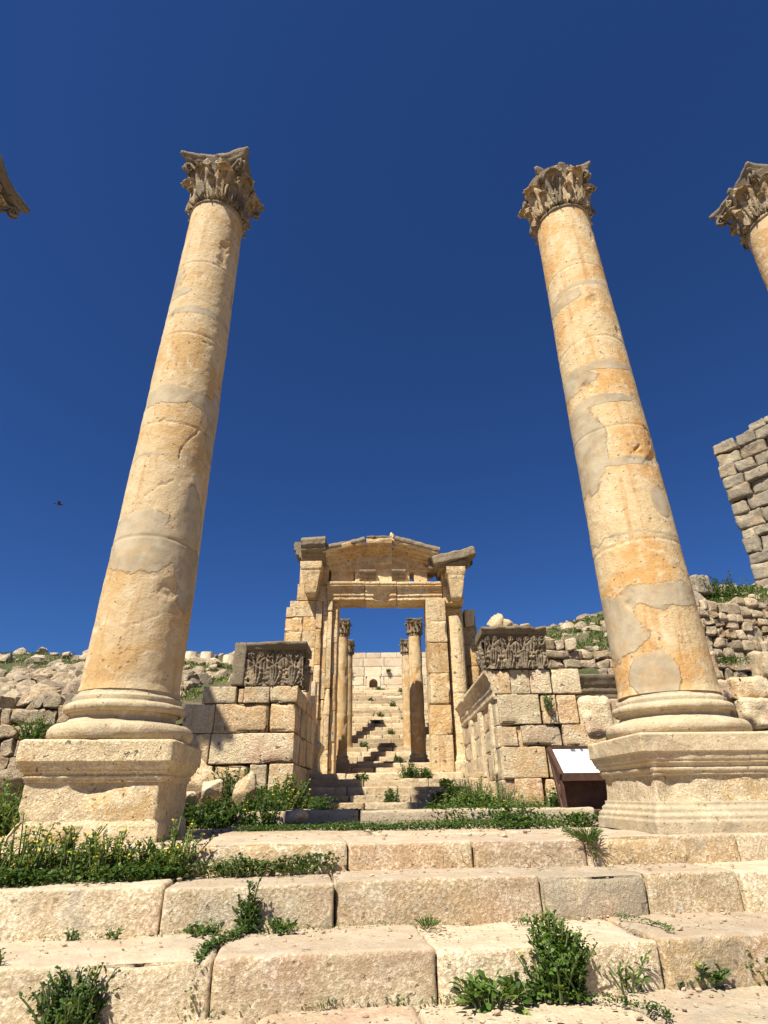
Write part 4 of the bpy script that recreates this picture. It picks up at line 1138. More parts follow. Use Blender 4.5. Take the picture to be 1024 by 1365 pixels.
m.add([(xc - wi, 30.46, zb + .45), (xc + wi, 30.46, zb + .45), (xc + wi, 30.95, zb + .45), (xc - wi, 30.95, zb + .45)], [(0, 1, 2, 3)], (.2, .9, 0))
block(m, xc - hw, xc + hw, 30.44, 30.9, zb, zb + .44, r=.02, rough=.01, step=.1)
o = m.build('niche_frame', MAT['far'], fwl, smooth=False, origin=FO)
m = M(); block(m, xc - .4, xc + .4, 30.93, 31.1, zb, zb + 1.3, r=.01, rough=.01, step=.2, tint=(.9, .1, .2)); rock(m, xc + .03, 30.75, zb + .5, .16, .12, .12, 4)
m.build('niche_back', MAT['rubble'], fwl, origin=FO)

# ------------------------------------------------------------------ rubble walls and hillside things
def rw(label, p, ang, length, z0, z1f, hc, wc, mat='rubble', seed=1, slope=0.0, ragged=.1, grey=.2, depth=.5, name='rubble_wall', **kw2):
    t = (p[0], p[1], z0)
    m = M()
    def f(P): return rz(P, ang) + np.array([p[0], p[1], 0])
    rubble(m, length, lambda x: z0, z1f, hc, wc, depth, seed, f, grey, slope, ragged, **kw2)
    solid_h = min(z1f(x) for x in np.linspace(0, length, 9)) - hc
    if solid_h > z0 + .2 and not slope: block(m, .15, length - .15, .18, depth + .2, z0, solid_h, r=.02, rough=0, step=1.5, xf=f, tint=(.5, .1, .5))
    return tag(m.build(name, MAT[mat], origin=t), label, 'wall')
rw('rubble retaining wall of rounded blocks left of the left column', (-12.5, 11.5), 0.0, 8.3, -.3, lambda x: 1.80 + .1 * math.sin(x), .26, .27, seed=3, grey=.25)
rw('coursed rubble wall under the grassy slope beside the right column', (3.1, 12.7), 0.05, 3.0, 1.2, lambda x: 3.05 - .04 * x, .26, .36, seed=5, grey=.0, ragged=.05)
rw('slanting rubble wall on the hill right of the right column', (6.3, 13.6), 0.15, 5.0, 1.6, lambda x: 4.15 + .10 * x, .24, .28, seed=7, slope=-.12, grey=.05, ragged=.08)
rw('low wall of large blocks at the right edge above the pedestal', (5.6, 11.7), 0.0, 4.2, -.3, lambda x: 2.38, .52, .65, seed=9, grey=.15, ragged=.1, r=.2, mat='wall')
rw('tall leaning-looking ruined wall of grey rubble at the right edge', (11.8, 17.2), math.radians(-50), 5.0, 3.2, lambda x: 11.1 + (0 if x < 1.1 else .2), .46, .58, mat='tower', seed=12, grey=.3, depth=1.4, name='ruined_wall', ragged=.05, r=.17, rough=.06)
# fluted fragment
m = M()
for i in range(6):
    tube(m, [(8.05 + i * .10 + .10 * q * 1.2, 11.5, 2.30 - q * .62) for q in np.linspace(0, 1, 8)], .05, 10, (.7, .7, 0), jit=.015)
block(m, 8.0, 8.7, 11.53, 11.75, 1.6, 2.35, r=.03, rough=.02, step=.06)
tag(m.build('fluted_fragment', MAT['wall'], origin=(8.35, 11.6, 1.6)), 'fluted stone slab set among the blocks at the right edge', 'carved stone')
# loose rubble slopes
def scatter(name, n, fx, fz, seed, smin, smax, mat='rubble', grey=.3, nn=6):
    m = M(); rr = random.Random(seed)
    for i in range(n):
        x, y = fx(rr); q = rr.uniform(0, 1) ** 2; s_ = smin + (smax - smin) * q
        z = float(fz(np.array([x]), np.array([y]))[0])
        rock(m, x, y, z + s_ * .25, s_ * rr.uniform(.8, 1.3), s_ * rr.uniform(.7, 1.1), s_ * rr.uniform(.6, 1.1), seed * 1000 + i, n=nn, grey=rr.uniform(0, grey * 2))
    return tag(m.build(name, MAT[mat], smooth=False), kind='stuff')
scatter('loose_rubble', 1500, lambda r_: (r_.uniform(-15, -4.6), 11.9 + 4.2 * r_.random() ** 1.3), ZL, 5, .08, .30)
scatter('loose_rubble', 380, lambda r_: (r_.uniform(-22, -3.6), r_.uniform(15, 25)), ZL, 6, .07, .30)
scatter('loose_rubble', 420, lambda r_: (r_.uniform(3.3, 15), 13.2 + 8 * r_.random() ** 1.3), ZR, 7, .06, .22)
for i, (px, py, sz, lab) in enumerate(((-7.9, 23.2, .36, 'leftmost of three pale column stumps on the left hill crest'), (-7.25, 23.2, .36, 'middle one of three pale stumps on the left hill crest'), (-6.3, 23.2, .40, 'rightmost pale stump on the left hill crest, next to the capital block'))):
    z = float(ZL(np.array([px]), np.array([py]))[0]); z = max(z, 4.7)
    m = M(); lathe(m, 0, 0, [(sz * .72, -.5), (sz * .70, .32 + .08 * (i % 2))], nt=28, step=.1, disp=lambda T, Z, R: fbm(np.stack([np.cos(T), np.sin(T), Z], 1), 3, 3, i) * .05, tint=(.2, .9, .2))
    o = m.build('column_stump', MAT['far'], origin=(0, 0, 0)); o.location = (px * K, py * K, z * K); tag(o, lab, 'column stump', 'column stumps on the left hill')
def single_rock(label, x, y, z, s3, seed, mat='rubble', grey=.2, name='boulder', blk=False, rot=0):
    m = M()
    if blk: block(m, -s3[0], s3[0], -s3[1], s3[1], -s3[2], s3[2], r=min(s3) * .25, rough=.05, chip=.06, step=.06, seed=seed, tint=(.4, .6, grey))
    else: rock(m, 0, 0, 0, *s3, seed, n=16, grey=grey)
    o = m.build(name, MAT[mat]); o.location = (x * K, y * K, z * K); o.rotation_euler.z = rot; return tag(o, label, 'rock')
single_rock('squarish grey block standing on the hill crest right of the right column', 9.55, 16.6, 5.62, (.30, .3, .30), 5, 'tower', .4, 'stone_block', True, .3)
single_rock('low pale stone beside the squarish block on the right hill crest', 9.15, 16.0, 5.05, (.28, .25, .18), 8, 'tower', .2)
single_rock('upright pointed pale rock among weeds at the foot of the left wing wall', -1.97, 8.85, .02, (.15, .16, .26), 12, 'wall', 0)
single_rock('flat-topped pale stone among weeds left of the pointed rock', -2.50, 8.95, .10, (.20, .15, .12), 14, 'wall', 0)
single_rock('squared pale stone at the weeds beside the left column pedestal', -2.72, 8.6, -.02, (.20, .15, .13), 16, 'wall', 0)
single_rock('small pale stone at the left end of the weedy kerb step', -1.12, 7.93, -.24, (.12, .10, .09), 18, 'wall', 0)
single_rock('pinkish slab leaning on the foot of the left wing wall', -2.95, 9.7, .22, (.32, .15, .30), 21, 'wall', 0)
single_rock('pale rock at the left edge beside the left pedestal', -4.6, 7.6, .12, (.25, .2, .2), 23, 'rubble', .1)

K = .92
# ------------------------------------------------------------------ information board
IO = (2.75, 9.0, -.33)
t = thing('information_board', 'brown metal lectern sign with tilted white printed panel beside the right pedestal', 'sign', IO)
x0, x1 = 2.46, 3.36
def bar(m, p, q, w=.025, d=.05):
    p = np.array(p); q = np.array(q); e = q - p; L = np.linalg.norm(e); e = e / L
    s_ = np.array([1, 0, 0]) if abs(e[0]) < .9 else np.array([0, 1, 0]); n_ = np.cross(e, s_); n_ /= np.linalg.norm(n_); s_ = np.cross(n_, e)
    V = []
    for c_ in (p, q):
        for a, b in ((-1, -1), (1, -1), (1, 1), (-1, 1)): V.append(c_ + s_ * a * w + n_ * b * d)
    m.add(V, [(0, 1, 2, 3), (7, 6, 5, 4), (0, 4, 5, 1), (1, 5, 6, 2), (2, 6, 7, 3), (3, 7, 4, 0)], (.5, .5, 0))
A0 = np.array([x0, 8.80, .21]); A1 = np.array([x0, 9.30, .60]); dx = np.array([x1 - x0, 0, 0])
m = M()
for p, q in ((A0, A1), (A0 + dx, A1 + dx), (A0, A0 + dx), (A1, A1 + dx)): bar(m, p, q, .030, .048)
m.build('panel_frame', MAT['rust'], t, smooth=False, origin=IO)
for xx in (x0, x1):
    m = M(); bar(m, (xx, 9.28, .56), (xx, 8.95, -.22), .022, .03); bar(m, (xx, 8.86, .24), (xx, 8.82, -.22), .022, .03)
    for q in (.33, .66): bar(m, (xx, 8.86 + .0, .24 - .45 * q), (xx, 9.28 - .33 * q, .56 - .78 * q), .012, .012)
    m.build('leg', MAT['rust'], t, smooth=False, origin=IO)
m = M(); block(m, x0 + .03, x1 - .03, 9.02, 9.05, -.20, .33, r=.004, rough=.002, step=.2); m.build('back_plate', MAT['rust'], t, smooth=False, origin=IO)
m = M(); block(m, x0 - .03, x1 + .03, 8.78, 9.22, -.36, -.21, r=.01, rough=.002, step=.2); m.build('foot_box', MAT['rust'], t, smooth=False, origin=IO)
m = M()
nrm = np.cross(dx, A1 - A0); nrm /= np.linalg.norm(nrm)
def pp(u, v, h=.0): return A0 + dx * u + (A1 - A0) * v + nrm * (.034 + h)
def flat(m, u0, u1, v0, v1, h, th_=.004):
    V = [pp(u0, v0, h), pp(u1, v0, h), pp(u1, v1, h), pp(u0, v1, h)]; V += [v - nrm * th_ for v in V]
    m.add(V, [(0, 1, 2, 3), (7, 6, 5, 4), (0, 4, 5, 1), (1, 5, 6, 2), (2, 6, 7, 3), (3, 7, 4, 0)], (.5, .5, 0))
flat(m, .045, .955, .07, .93, 0, .02)
pan = m.build('panel', MAT['board'], t, smooth=False, origin=IO)
m = M()
for i in range(9):
    v = .78 - i * .075
    flat(m, .08, .27 + .02 * ((i * 7) % 3), v, v + .008, .003, .002)
    if i < 6: flat(m, .36, .54 + .02 * ((i * 5) % 4), v - .03, v - .022, .003, .002)
m.build('faint_print', MAT['print'], pan, smooth=False, origin=IO)
for (a, b) in ((.34, .42), (.50, .55)):
    m = M(); flat(m, a, b, .83, .93, .003, .002); m.build('small_picture', MAT['photo'], pan, smooth=False, origin=IO)

K = 1.0
# ------------------------------------------------------------------ bird
bt = thing('bird', 'small dark bird flying in the blue sky at the left', 'bird', (-16.2, 25, 13.15), .4)
m = M(); rock(m, 0, 0, 0, .13, .05, .05, 2, n=8, tint=(.5, .5, 0)); rock(m, .13, 0, .02, .045, .035, .035, 3, n=6, tint=(.5, .5, 0))
m.add([(-.10, -.02, 0), (-.10, .02, 0), (-.24, .05, .01), (-.24, -.05, .01), (-.1, 0, -.01)], [(0, 1, 2, 3), (4, 3, 2, 2)])
m.build('body', MAT['bird'], bt)
for sd in (-1, 1):
    m = M(); V = [(.07, sd * .03, .02), (-.06, sd * .03, .015), (.06, sd * .15, .09), (-.06, sd * .14, .08), (-.02, sd * .26, .05), (-.05, sd * .25, .045)]
    V = V + [(x, y, z - .012) for x, y, z in V]
    m.add(V, [(0, 1, 3, 2), (2, 3, 5, 4), (6, 8, 9, 7), (8, 10, 11, 9), (0, 2, 8, 6), (2, 4, 10, 8), (1, 7, 9, 3), (3, 9, 11, 5)]); m.build('wing', MAT['bird'], bt)

# ------------------------------------------------------------------ plants
NR = np.random.RandomState(4)
def leaves(m, P, D, L, W, tr=None, fold=.25, yel=0.06, droop=.2):
    P = np.asarray(P); D = D / (np.linalg.norm(D, axis=1, keepdims=True) + 1e-9); n = len(P)
    R_ = NR.normal(size=(n, 3)); R_[:, 2] *= .4
    S_ = np.cross(D, np.array([0, 0, 1.0]) + R_ * .5); S_ /= np.linalg.norm(S_, axis=1, keepdims=True) + 1e-9
    N_ = np.cross(S_, D)
    L = np.broadcast_to(L, (n,))[:, None]; W = np.broadcast_to(W, (n,))[:, None]
    b = P; mid = P + D * L * .5 + N_ * L * .04; tip = P + D * L - np.array([0, 0, 1]) * L * droop
    l = P + D * L * .42 + S_ * W * .5 + N_ * W * fold; r = P + D * L * .42 - S_ * W * .5 + N_ * W * fold
    l2 = P + D * L * .78 + S_ * W * .36 + N_ * W * fold * .6 - np.array([0, 0, 1]) * L * droop * .4; r2 = l2 - S_ * W * .72
    V = np.stack([b, l, l2, tip, r2, r, mid], 1).reshape(-1, 3)
    k = np.arange(n)[:, None] * 7
    F = np.vstack([k + np.array([[0, 6, 2, 1]]), k + np.array([[6, 3, 2, 2]]), k + np.array([[0, 5, 4, 6]]), k + np.array([[6, 4, 3, 3]])])
    T = np.zeros((n, 3)); T[:, 0] = NR.rand(n) if tr is None else np.clip(tr + NR.normal(size=n) * .2, 0, 1); T[:, 1] = NR.rand(n)
    T[:, 2] = np.where(NR.rand(n) < yel, NR.rand(n), 0)
    m.add(V, F, np.repeat(T, 7, axis=0))
def herb(label, loc, h, rad, stems, per, ll, mat='leaf', name='weed', cat='weed', group=None, upright=.75, yel=.05, flowers=0, narrow=.5, sep=True, rot=0):
    t = thing(name, label, cat, loc, rot, group) if sep else None
    lm = M(); sm_ = M(); fl_ = []
    for i in range(stems):
        a = NR.rand() * 2 * PI; q = NR.rand() ** .6 * rad
        b0 = np.array([math.cos(a) * q * .75, math.sin(a) * q * .75, 0])
        hh = h * (1.0 - .45 * (q / rad) ** 2) * NR.uniform(.6, 1.08)
        lean = np.array([math.cos(a), math.sin(a), 0]) * (q / rad) * (1 - upright) * hh * 1.6 + NR.normal(size=3) * np.array([.13, .13, 0]) * h
        tt = np.linspace(0, 1, 6)[:, None]
        sp = b0 + np.array([0, 0, hh]) * tt + lean * tt ** 1.6
        tube(sm_, sp, np.linspace(.005, .002, 6) * (1 + h * 2), 4, (.4, .4, 0))
        k = max(3, int(per * hh / h)); tv = NR.rand(k) ** .85
        P = b0 + np.array([0, 0, hh]) * tv[:, None] + lean * tv[:, None] ** 1.6
        an = NR.rand(k) * 2 * PI
        D = np.stack([np.cos(an), np.sin(an), NR.uniform(-.1, .9, k) + tv * .5], 1)
        L = ll * 1.25 * NR.uniform(.6, 1.3, k) * (1.1 - .45 * tv)
        P = P + D / np.linalg.norm(D, axis=1, keepdims=True) * (ll * NR.uniform(.1, 1.0, k) * (1.15 - .7 * tv))[:, None]
        leaves(lm, P, D, L, L * narrow, yel=yel)
        if flowers and NR.rand() < flowers:
            c_ = sp[-1]
            kf = 5; an = np.arange(kf) * 2 * PI / kf
            fm = M(); leaves(fm, np.repeat([c_], kf, 0), np.stack([np.cos(an), np.sin(an), .5 + 0 * an], 1), ll * .5, ll * .4, droop=0); fl_.append(fm)
    lm.build('leaves', MAT[mat], t); sm_.build('stem', MAT['stem'], t)
    for fm in fl_: fm.build('flower', MAT['petal'], t)
    return t
def grasstuft(label, loc, h, n, rad=.06, mat='grass', group=None, w=.006):
    t = thing('grass_tuft', label, 'grass', loc, 0, group); m = M()
    a = NR.rand(n) * 2 * PI; q = NR.rand(n) * rad
    P = np.stack([np.cos(a) * q, np.sin(a) * q, 0 * a], 1)
    D = np.stack([np.cos(a) * .6, np.sin(a) * .6, .5 + NR.rand(n)], 1) + NR.normal(size=(n, 3)) * .2
    leaves(m, P, D, h * NR.uniform(.5, 1.15, n), w, yel=.15, droop=.25); m.build('blades', MAT[mat], t); return t
def cover(name, pts, wid, n, ll, mat='leaf', z=None, hgt=.05, yel=.05, narrow=.6, zf=None):
    pts = np.array(pts, float); sl = np.linalg.norm(np.diff(pts, axis=0), axis=1); cs_ = np.concatenate([[0], np.cumsum(sl)]); 
    u = NR.rand(n) * cs_[-1]
    dens = fbm(np.stack([u * 3, u * 0, u * 0 + wid], 1), 1, 2, int(cs_[-1] * 10)) > -.25
    u = u[dens | (NR.rand(n) < .25)]; n = len(u)
    P = np.stack([np.interp(u, cs_, pts[:, i]) for i in range(3)], 1)
    wv = wid * (.5 + .8 * np.abs(fbm(np.stack([u * 2, u * 0 + 3, u * 0], 1), 1, 2, 9)))
    P[:, 0] += NR.normal(size=n) * wv * .4; P[:, 1] += NR.normal(size=n) * wv * .5; 
    if zf is not None: P[:, 2] = zf(P[:, 0], P[:, 1])
    P[:, 2] += NR.rand(n) * hgt * (.4 + wv / wid)
    a = NR.rand(n) * 2 * PI; D = np.stack([np.cos(a), np.sin(a), NR.uniform(.0, 1.1, n)], 1)
    m = M(); L = ll * NR.uniform(.5, 1.3, n); leaves(m, P, D, L, L * narrow, yel=yel)
    return tag(m.build(name, MAT[mat]), kind='stuff')
GW = 'weeds growing from the front steps'
# foreground
herb('dense rounded bright green bush at the foot of the lowest step right of centre', (.92, 3.93, -.98), .35, .185, 130, 50, .030, 'leaf', 'bush', 'bush', upright=.90, narrow=.66, yel=.03)
herb('dark bushy weed at the bottom left corner under the lowest step', (-1.52, 3.50, -.98), .25, .19, 60, 34, .030, 'leafdark', group=GW, upright=.7)
herb('weed cut by the left edge at the foot of the lowest step', (-1.98, 3.62, -.98), .30, .10, 20, 34, .030, 'leafdark', group=GW)
herb('broad-leaved rosette weed just left of the green bush', (.52, 3.76, -.98), .10, .14, 18, 9, .075, 'leaf', group=GW, upright=.3, narrow=.35)
herb('small weed between the rosette and the green bush', (.70, 3.84, -.98), .09, .07, 10, 12, .045, 'leafdark', group=GW, upright=.5)
herb('spiky weed right of the green bush', (1.30, 4.03, -.98), .19, .16, 26, 16, .055, 'leaf', group=GW, upright=.5, narrow=.22)
herb('low broad weed at the step foot, second from the right edge', (1.76, 4.08, -.98), .11, .14, 26, 12, .05, 'leafdark', group=GW, upright=.35)
herb('small weed at the step foot by the right edge', (2.14, 4.14, -.98), .16, .10, 18, 14, .045, 'leaf', group=GW, upright=.5)
grasstuft('thin tuft at the lowest step foot left of centre', (-.34, 3.76, -.98), .09, 60, group='small tufts at the step foot')
herb('leafy sprig at the foot of the lowest step, left of centre', (-.32, 3.76, -.98), .08, .05, 8, 8, .035, 'leaf', group=GW)
herb('tiny sprig at the step foot between bush and left corner', (-1.0, 3.65, -.98), .06, .05, 7, 7, .03, 'leaf', group=GW)
cover('ground_cover', [(-1.1, 3.62, -.98), (-.4, 3.74, -.98), (.1, 3.78, -.98), (.5, 3.82, -.98), (1.0, 3.90, -.98)], .05, 900, .02, 'grass', hgt=.035)
cover('ground_cover', [(.98, 3.86, -.98), (1.2, 3.75, -.975), (1.33, 3.62, -.975), (1.34, 3.5, -.975)], .035, 400, .018, 'leafdark', hgt=.03)
# vertical plant on the second step
herb('narrow upright leafy plant growing against the second step left of centre', (-.86, 4.24, -.74), .28, .07, 18, 50, .028, 'leafdark', group=GW, upright=.95)
herb('low leafy weed at the foot of the upright plant, left side', (-1.10, 4.16, -.74), .07, .14, 20, 9, .035, 'leafdark', group=GW, upright=.3)
herb('low leafy weed at the foot of the upright plant, right side', (-.68, 4.20, -.74), .07, .12, 16, 9, .035, 'leafdark', group=GW, upright=.3)
cover('ground_cover', [(-.86, 4.2, -.74), (-.93, 4.0, -.74), (-.98, 3.80, -.74), (-.98, 3.62, -.77)], .05, 700, .022, 'leafdark', hgt=.03)
cover('ground_cover', [(-.98, 3.60, -.80), (-.985, 3.585, -.92)], .03, 120, .02, 'leafdark', hgt=.02)
grasstuft('thin grass tuft on the lowest step right of centre', (.24, 4.30, -.735), .09, 90, .05, group='small tufts at the step foot')
cover('ground_cover', [(1.50, 4.52, -.735), (1.62, 4.38, -.735), (1.68, 4.25, -.735), (1.67, 4.08, -.735)], .028, 260, .016, 'grass', hgt=.02)
for (x, y, h, lab) in ((-1.85, 4.05, .05, 'tiny weed tuft on the second step face at the far left'), (-1.62, 4.10, .05, 'tiny weed tuft at the left below the second step'), (.86, 4.42, .02, 'tiny dry weed on the lowest step right of centre')):
    herb(lab, (x, y, -.742), h + .02, .04, 7, 7, .025, 'leafdark', group=GW)
cover('ground_cover', [(-2.4, 4.02, -.74), (-1.6, 4.12, -.74), (-.9, 4.22, -.74), (.2, 4.4, -.74)], .02, 420, .014, 'grass', hgt=.018)
# big weeds in front of the left pedestal
PW = 'tall weeds before the left pedestal'
for i, (x, y, h, r_, mt, fl, lab) in enumerate(((-2.42, 4.38, .42, .20, 'leafyel', .35, 'tall yellow-green weed at the far left in front of the left pedestal'),
        (-2.16, 4.46, .36, .18, 'leaf', .2, 'leafy weed second from the left in front of the left pedestal'),
        (-1.93, 4.52, .36, .16, 'leafyel', .6, 'yellow-flowering weed in the middle in front of the left pedestal'),
        (-1.70, 4.60, .24, .16, 'leaf', .1, 'shorter weed in front of the pedestal corner between two tall ones'),
        (-1.50, 4.66, .38, .13, 'leafyel', .2, 'tall pale feathery weed at the right corner of the left pedestal'),
        (-2.62, 4.30, .30, .2, 'leaf', .1, 'weed cut by the left edge in front of the left pedestal'))):
    herb(lab, (x, y, -.50), h * .95, r_ * 1.1, 34, 34, .034, mt, group=PW, upright=.8, yel=.12, flowers=fl, narrow=.5)
herb('tall weed cut by the left edge behind the left pedestal', (-3.5, 5.9, -.35), .55, .3, 40, 40, .05, 'leaf', group=PW)
cover('ground_cover', [(-2.9, 4.12, -.49), (-2.0, 4.28, -.49), (-1.5, 4.50, -.49), (-1.2, 4.68, -.49), (-.75, 4.80, -.49), (-.4, 4.87, -.49)], .085, 2900, .034, 'leafdark', hgt=.075)
herb('low leafy weed on the second step right of the left pedestal', (-1.05, 4.72, -.49), .12, .16, 26, 12, .035, 'leafdark', group=GW, upright=.5)
grasstuft('grassy tuft on the second step near the left block joint', (-.66, 4.80, -.49), .12, 130, .12, group='small tufts at the step foot')
grasstuft('drooping grass in the wide joint of the uppermost step', (1.58, 5.14, -.34), .16, 160, .06, group='small tufts at the step foot')
cover('ground_cover', [(1.52, 5.6, -.30), (1.55, 5.3, -.31), (1.60, 5.16, -.36), (1.62, 5.14, -.46)], .04, 600, .018, 'grass', hgt=.03)
# joint weeds on the pavement
cover('ground_cover', [(-1.5, 6.22, PV), (-.9, 6.30, PV), (-.1, 6.42, PV), (.6, 6.55, PV), (1.4, 6.72, PV), (2.1, 6.85, PV)], .16, 6500, .028, 'leafdark', hgt=.05)
cover('ground_cover', [(1.2, 6.9, PV), (1.7, 7.0, PV), (2.2, 7.0, PV)], .16, 2200, .04, 'leafdark', hgt=.09)
cover('ground_cover', [(-.9, 7.45, PV), (.0, 7.55, PV), (1.0, 7.8, PV), (2.0, 7.9, PV)], .10, 1200, .025, 'grass', hgt=.04)
# shrubs on the terrace, left
K = .98
TW = 'dark leafy shrubs below the left wing wall'
for (x, y, z, h, r_, mt, fl, lab) in ((-2.75, 8.15, -.35, .50, .33, 'leafdark', 0, 'dark leafy weed clump nearest the left column, below the left wing wall'),
        (-2.2, 8.2, -.35, .46, .35, 'leafdark', 0, 'dark leafy weed clump in front of the pointed rock'),
        (-1.65, 8.4, -.35, .58, .33, 'leafdark', .1, 'dark leafy weed clump right of the pointed rock'),
        (-2.35, 9.5, -.3, 1.0, .36, 'leafdark', 0, 'tallest dark weed climbing the left wing wall above the rocks'),
        (-1.45, 9.3, -.3, .80, .28, 'leaf', .55, 'yellow-flowering weed at the right foot of the left wing wall'),
        (-1.9, 9.6, -.3, .62, .28, 'leafdark', 0, 'dark weed at the foot of the left wing wall, behind the pointed rock')):
    herb(lab, (x, y, z), h * .72, r_ * 1.1, 75, 34, .048, mt, 'shrub', 'shrub', TW, upright=.75, flowers=fl, yel=.03, narrow=.75)
cover('ground_cover', [(-.95, 8.45, -.33), (-.55, 8.47, -.33), (-.35, 8.47, -.33)], .16, 2500, .03, 'grass', hgt=.14)
cover('ground_cover', [(-1.5, 11.0, -.2), (-1.4, 10.3, -.2), (-.9, 8.9, -.2)], .35, 2500, .04, 'leafdark', hgt=.16)
# shrubs on the terrace, right
TR = 'green feathery shrubs below the right wing wall'
for (x, y, z, h, r_, mt, fl, lab) in ((1.0, 10.2, -.25, .42, .26, 'leaf', 0, 'leafy shrub furthest left below the right wing wall by the stairs'),
        (1.38, 10.3, -.25, .58, .30, 'grass', .0, 'feathery fine-leaved shrub below the moulded side of the right wing wall'),
        (1.72, 9.7, -.28, .45, .33, 'grass', .1, 'feathery shrub at the corner of the right wing wall'),
        (1.25, 9.2, -.28, .32, .35, 'leaf', .3, 'yellow-dotted shrub in front of the feathery ones'),
        (2.05, 9.3, -.3, .26, .33, 'grass', 0, 'low feathery shrub left of the information board'),
        (.75, 8.9, -.28, .18, .3, 'leafdark', 0, 'low leafy clump at the right end of the kerb step'),
        (1.5, 8.4, -.3, .2, .35, 'leafdark', .1, 'low dark clump nearest the pavement right of the stairs')):
    herb(lab, (x, y, z), h, r_, 60, 46, .05 if mt != 'grass' else .055, mt, 'shrub', 'shrub', TR, upright=.75, flowers=fl, narrow=.7 if mt != 'grass' else .14, yel=.06)
K = 1.0
cover('ground_cover', [(.6, 7.9, -.3), (1.3, 7.95, -.3), (2.2, 8.2, -.3)], .22, 4500, .035, 'leafdark', hgt=.14)
K = .92
herb('dark leafy weed growing by the foot of the information board', (2.36, 9.15, -.32), .35, .16, 26, 26, .06, 'leafdark', 'weed', 'weed', upright=.7, narrow=.6)
herb('sprig growing in front of the board box by the right pedestal', (3.02, 8.6, -.32), .22, .05, 7, 12, .035, 'leaf', 'weed', 'weed')
# weeds on the short stairs
K = .95
SW = 'weeds on the short stairs'
for (x, y, z, h, r_, lab) in ((.08, 11.25, -.15, .30, .10, 'small upright weed in the middle of the short stairs'), (.42, 12.1, .28, .34, .20, 'bushy weed at the top of the short stairs before the right gate column'), (.75, 12.2, .28, .22, .14, 'low weed at the stair top right of the bushy one'),
                              (-.5, 12.0, .2, .20, .12, 'small weed at the stair top left of the bushy one'), (.95, 11.3, -.1, .14, .1, 'tiny weed on the lower right of the short stairs'), (1.1, 11.9, .15, .12, .1, 'tiny weed on the upper right of the short stairs')):
    herb(lab, (x, y, z), h, r_, 26, 26, .045, 'leafdark', 'weed', 'weed', SW, upright=.7, narrow=.6)
# sprigs on the great stair and walls
k = 0
for (i, x) in ((3, .4), (6, -.9), (7, .9), (9, .2), (12, -.4), (13, .8), (14, -.2), (16, 1.0), (17, .3), (19, -.7), (20, 1.1), (21, .9), (23, -.3), (22, .75)):
    yy, z = edges[i]
    if i + 1 < len(edges): yy = edges[i + 1][0] - .05
    herb('small green weed on the long stair, ' + ['low and left of its middle', 'halfway up', 'near its top'][0 if i < 8 else (1 if i < 16 else 2)] if False else 'small green weed growing in a joint of the long stair', (x, yy, z), NR.uniform(.16, .32), NR.uniform(.12, .28), 20, 16, .055, 'leafdark', 'weed', 'weed', 'weeds on the long stair', upright=.6, narrow=.6)
for (x, z, s_) in ((-1.9, zt + 1.0, .28), (.15, zt + 1.1, .16), (1.35, zt + .7, .22), (1.5, zt + .1, .4)):
    herb('dark weed growing from a joint of the pale far wall', (x, 30.42, z), s_, s_ * .6, 18, 16, .06, 'leafdark', 'weed', 'weed', 'weeds on the pale far wall', upright=.5)
herb('tuft of weed growing out of the right wing wall joint', (2.86, 10.42, 1.33), .28, .10, 16, 20, .035, 'leafdark', 'weed', 'weed', upright=.6)
herb('green weed on the left rubble wall', (-6.6, 11.35, .95), .5, .28, 40, 26, .05, 'leaf', 'weed', 'weed', upright=.6)
herb('dark shrub on the hill crest beside the tall ruined wall', (10.3, 16.6, 5.2), .75, .7, 60, 40, .07, 'leafdark', 'shrub', 'shrub', upright=.6)
herb('weed on the block wall right of the right column', (7.1, 11.8, 2.35), .18, .4, 30, 20, .05, 'leafdark', 'weed', 'weed', upright=.4)
herb('dark weed under the moulded beam fragment', (3.7, 11.2, 1.25), .32, .25, 26, 20, .06, 'leafdark', 'weed', 'weed', upright=.6)
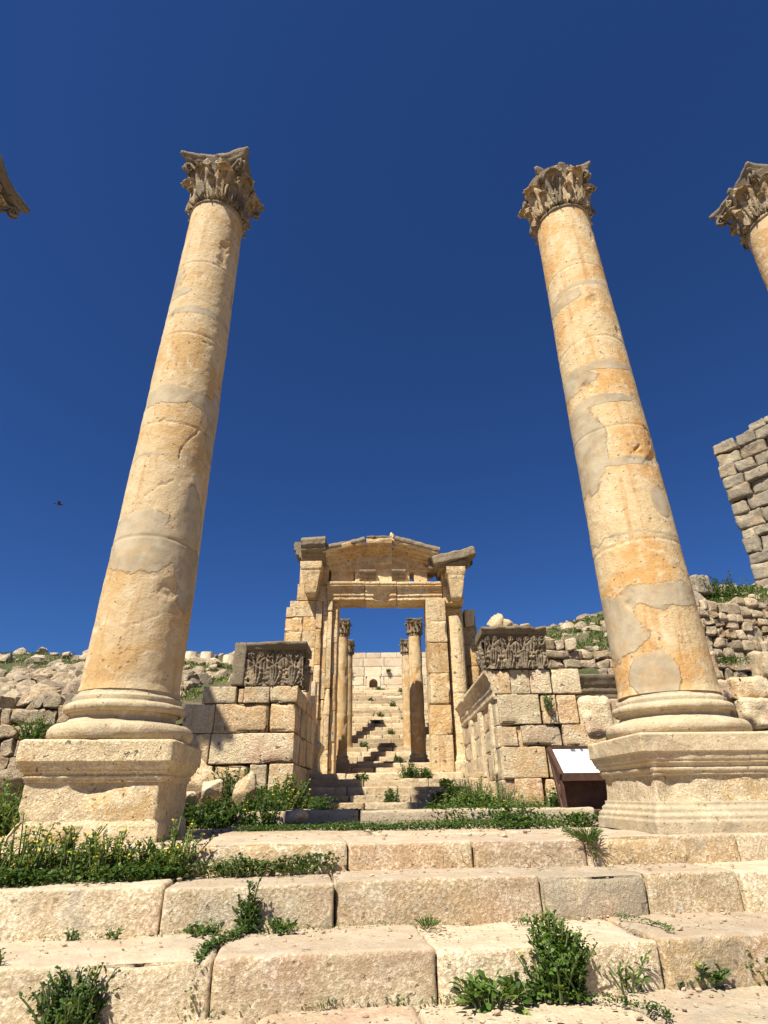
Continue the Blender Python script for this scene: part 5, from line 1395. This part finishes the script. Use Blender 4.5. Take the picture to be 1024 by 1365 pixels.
# hill grass
def hillgrass(n, fx, fz, mat, seed, sc=.16):
    x, y = fx(n); keep = fbm(np.stack([x, y, x * 0], 1), .7, 3, seed) > -.05; x = x[keep]; y = y[keep]
    z = fz(x, y); a = NR.rand(len(x)) * 2 * PI
    m = M(); P = np.stack([x, y, z], 1)
    leaves(m, P, np.stack([np.cos(a) * .6, np.sin(a) * .6, .4 + NR.rand(len(x))], 1), sc * NR.uniform(.4, 1.3, len(x)), sc * .14, yel=.2)
    return tag(m.build('hill_grass', MAT[mat]), kind='stuff')
hillgrass(16000, lambda n: (NR.uniform(-8.5, -3.2, n), NR.uniform(12.5, 24, n)), ZL, 'leaf', 3)
hillgrass(14000, lambda n: (NR.uniform(-20, -8, n), NR.uniform(16, 25, n)), ZL, 'grass', 4)
hillgrass(26000, lambda n: (NR.uniform(3.2, 13, n), NR.uniform(12.9, 20, n)), ZR, 'grass', 5)

# grit and small stones lying on the treads and the pavement
K = 1.0
def grit(n, x0, x1, y0, y1, z, seed, s0=.004, s1=.016):
    m = M(); rr = random.Random(seed)
    for i in range(n):
        x = rr.uniform(x0, x1); q = rr.random(); y = y1 - (y1 - y0) * (q ** 2 if rr.random() < .7 else q); s_ = s0 + (s1 - s0) * rr.random() ** 3
        P = rz(np.array([[x, y, 0]]), A)[0]
        rock(m, P[0], P[1] , z + s_ * .3, s_ * 1.2, s_, s_ * .7, seed * 991 + i, n=4, grey=.1)
    return tag(m.build('grit', MAT['pave'], smooth=False), kind='stuff')
grit(420, -3, 3, 3.10, 3.70, -.975, 1); grit(420, -3.2, 3.2, 3.85, 4.36, -.738, 2); grit(380, -3.4, 3.4, 4.48, 4.92, -.493, 3); grit(300, -2, 2.2, 5.1, 7.3, -.308, 4, .006, .022)


# dead stalks and straw caught at the step feet
cover('dry_litter', [(-2.0, 3.52, -.97), (-.4, 3.74, -.975), (.9, 3.94, -.975), (2.2, 4.12, -.975)], .05, 650, .035, 'dry', hgt=.03, narrow=.10)
cover('dry_litter', [(-2.4, 4.02, -.738), (.2, 4.42, -.738), (2.4, 4.75, -.738)], .03, 420, .03, 'dry', hgt=.02, narrow=.10)
cover('dry_litter', [(-2.8, 4.2, -.49), (-1.5, 4.5, -.49), (.5, 4.98, -.49), (2.6, 5.3, -.49)], .08, 700, .05, 'dry', hgt=.08, narrow=.08)
cover('dry_litter', [(-2.8, 8.0, -.30), (-1.2, 8.5, -.25), (1.0, 8.8, -.25), (2.4, 8.6, -.28)], .5, 900, .08, 'dry', hgt=.25, narrow=.06)
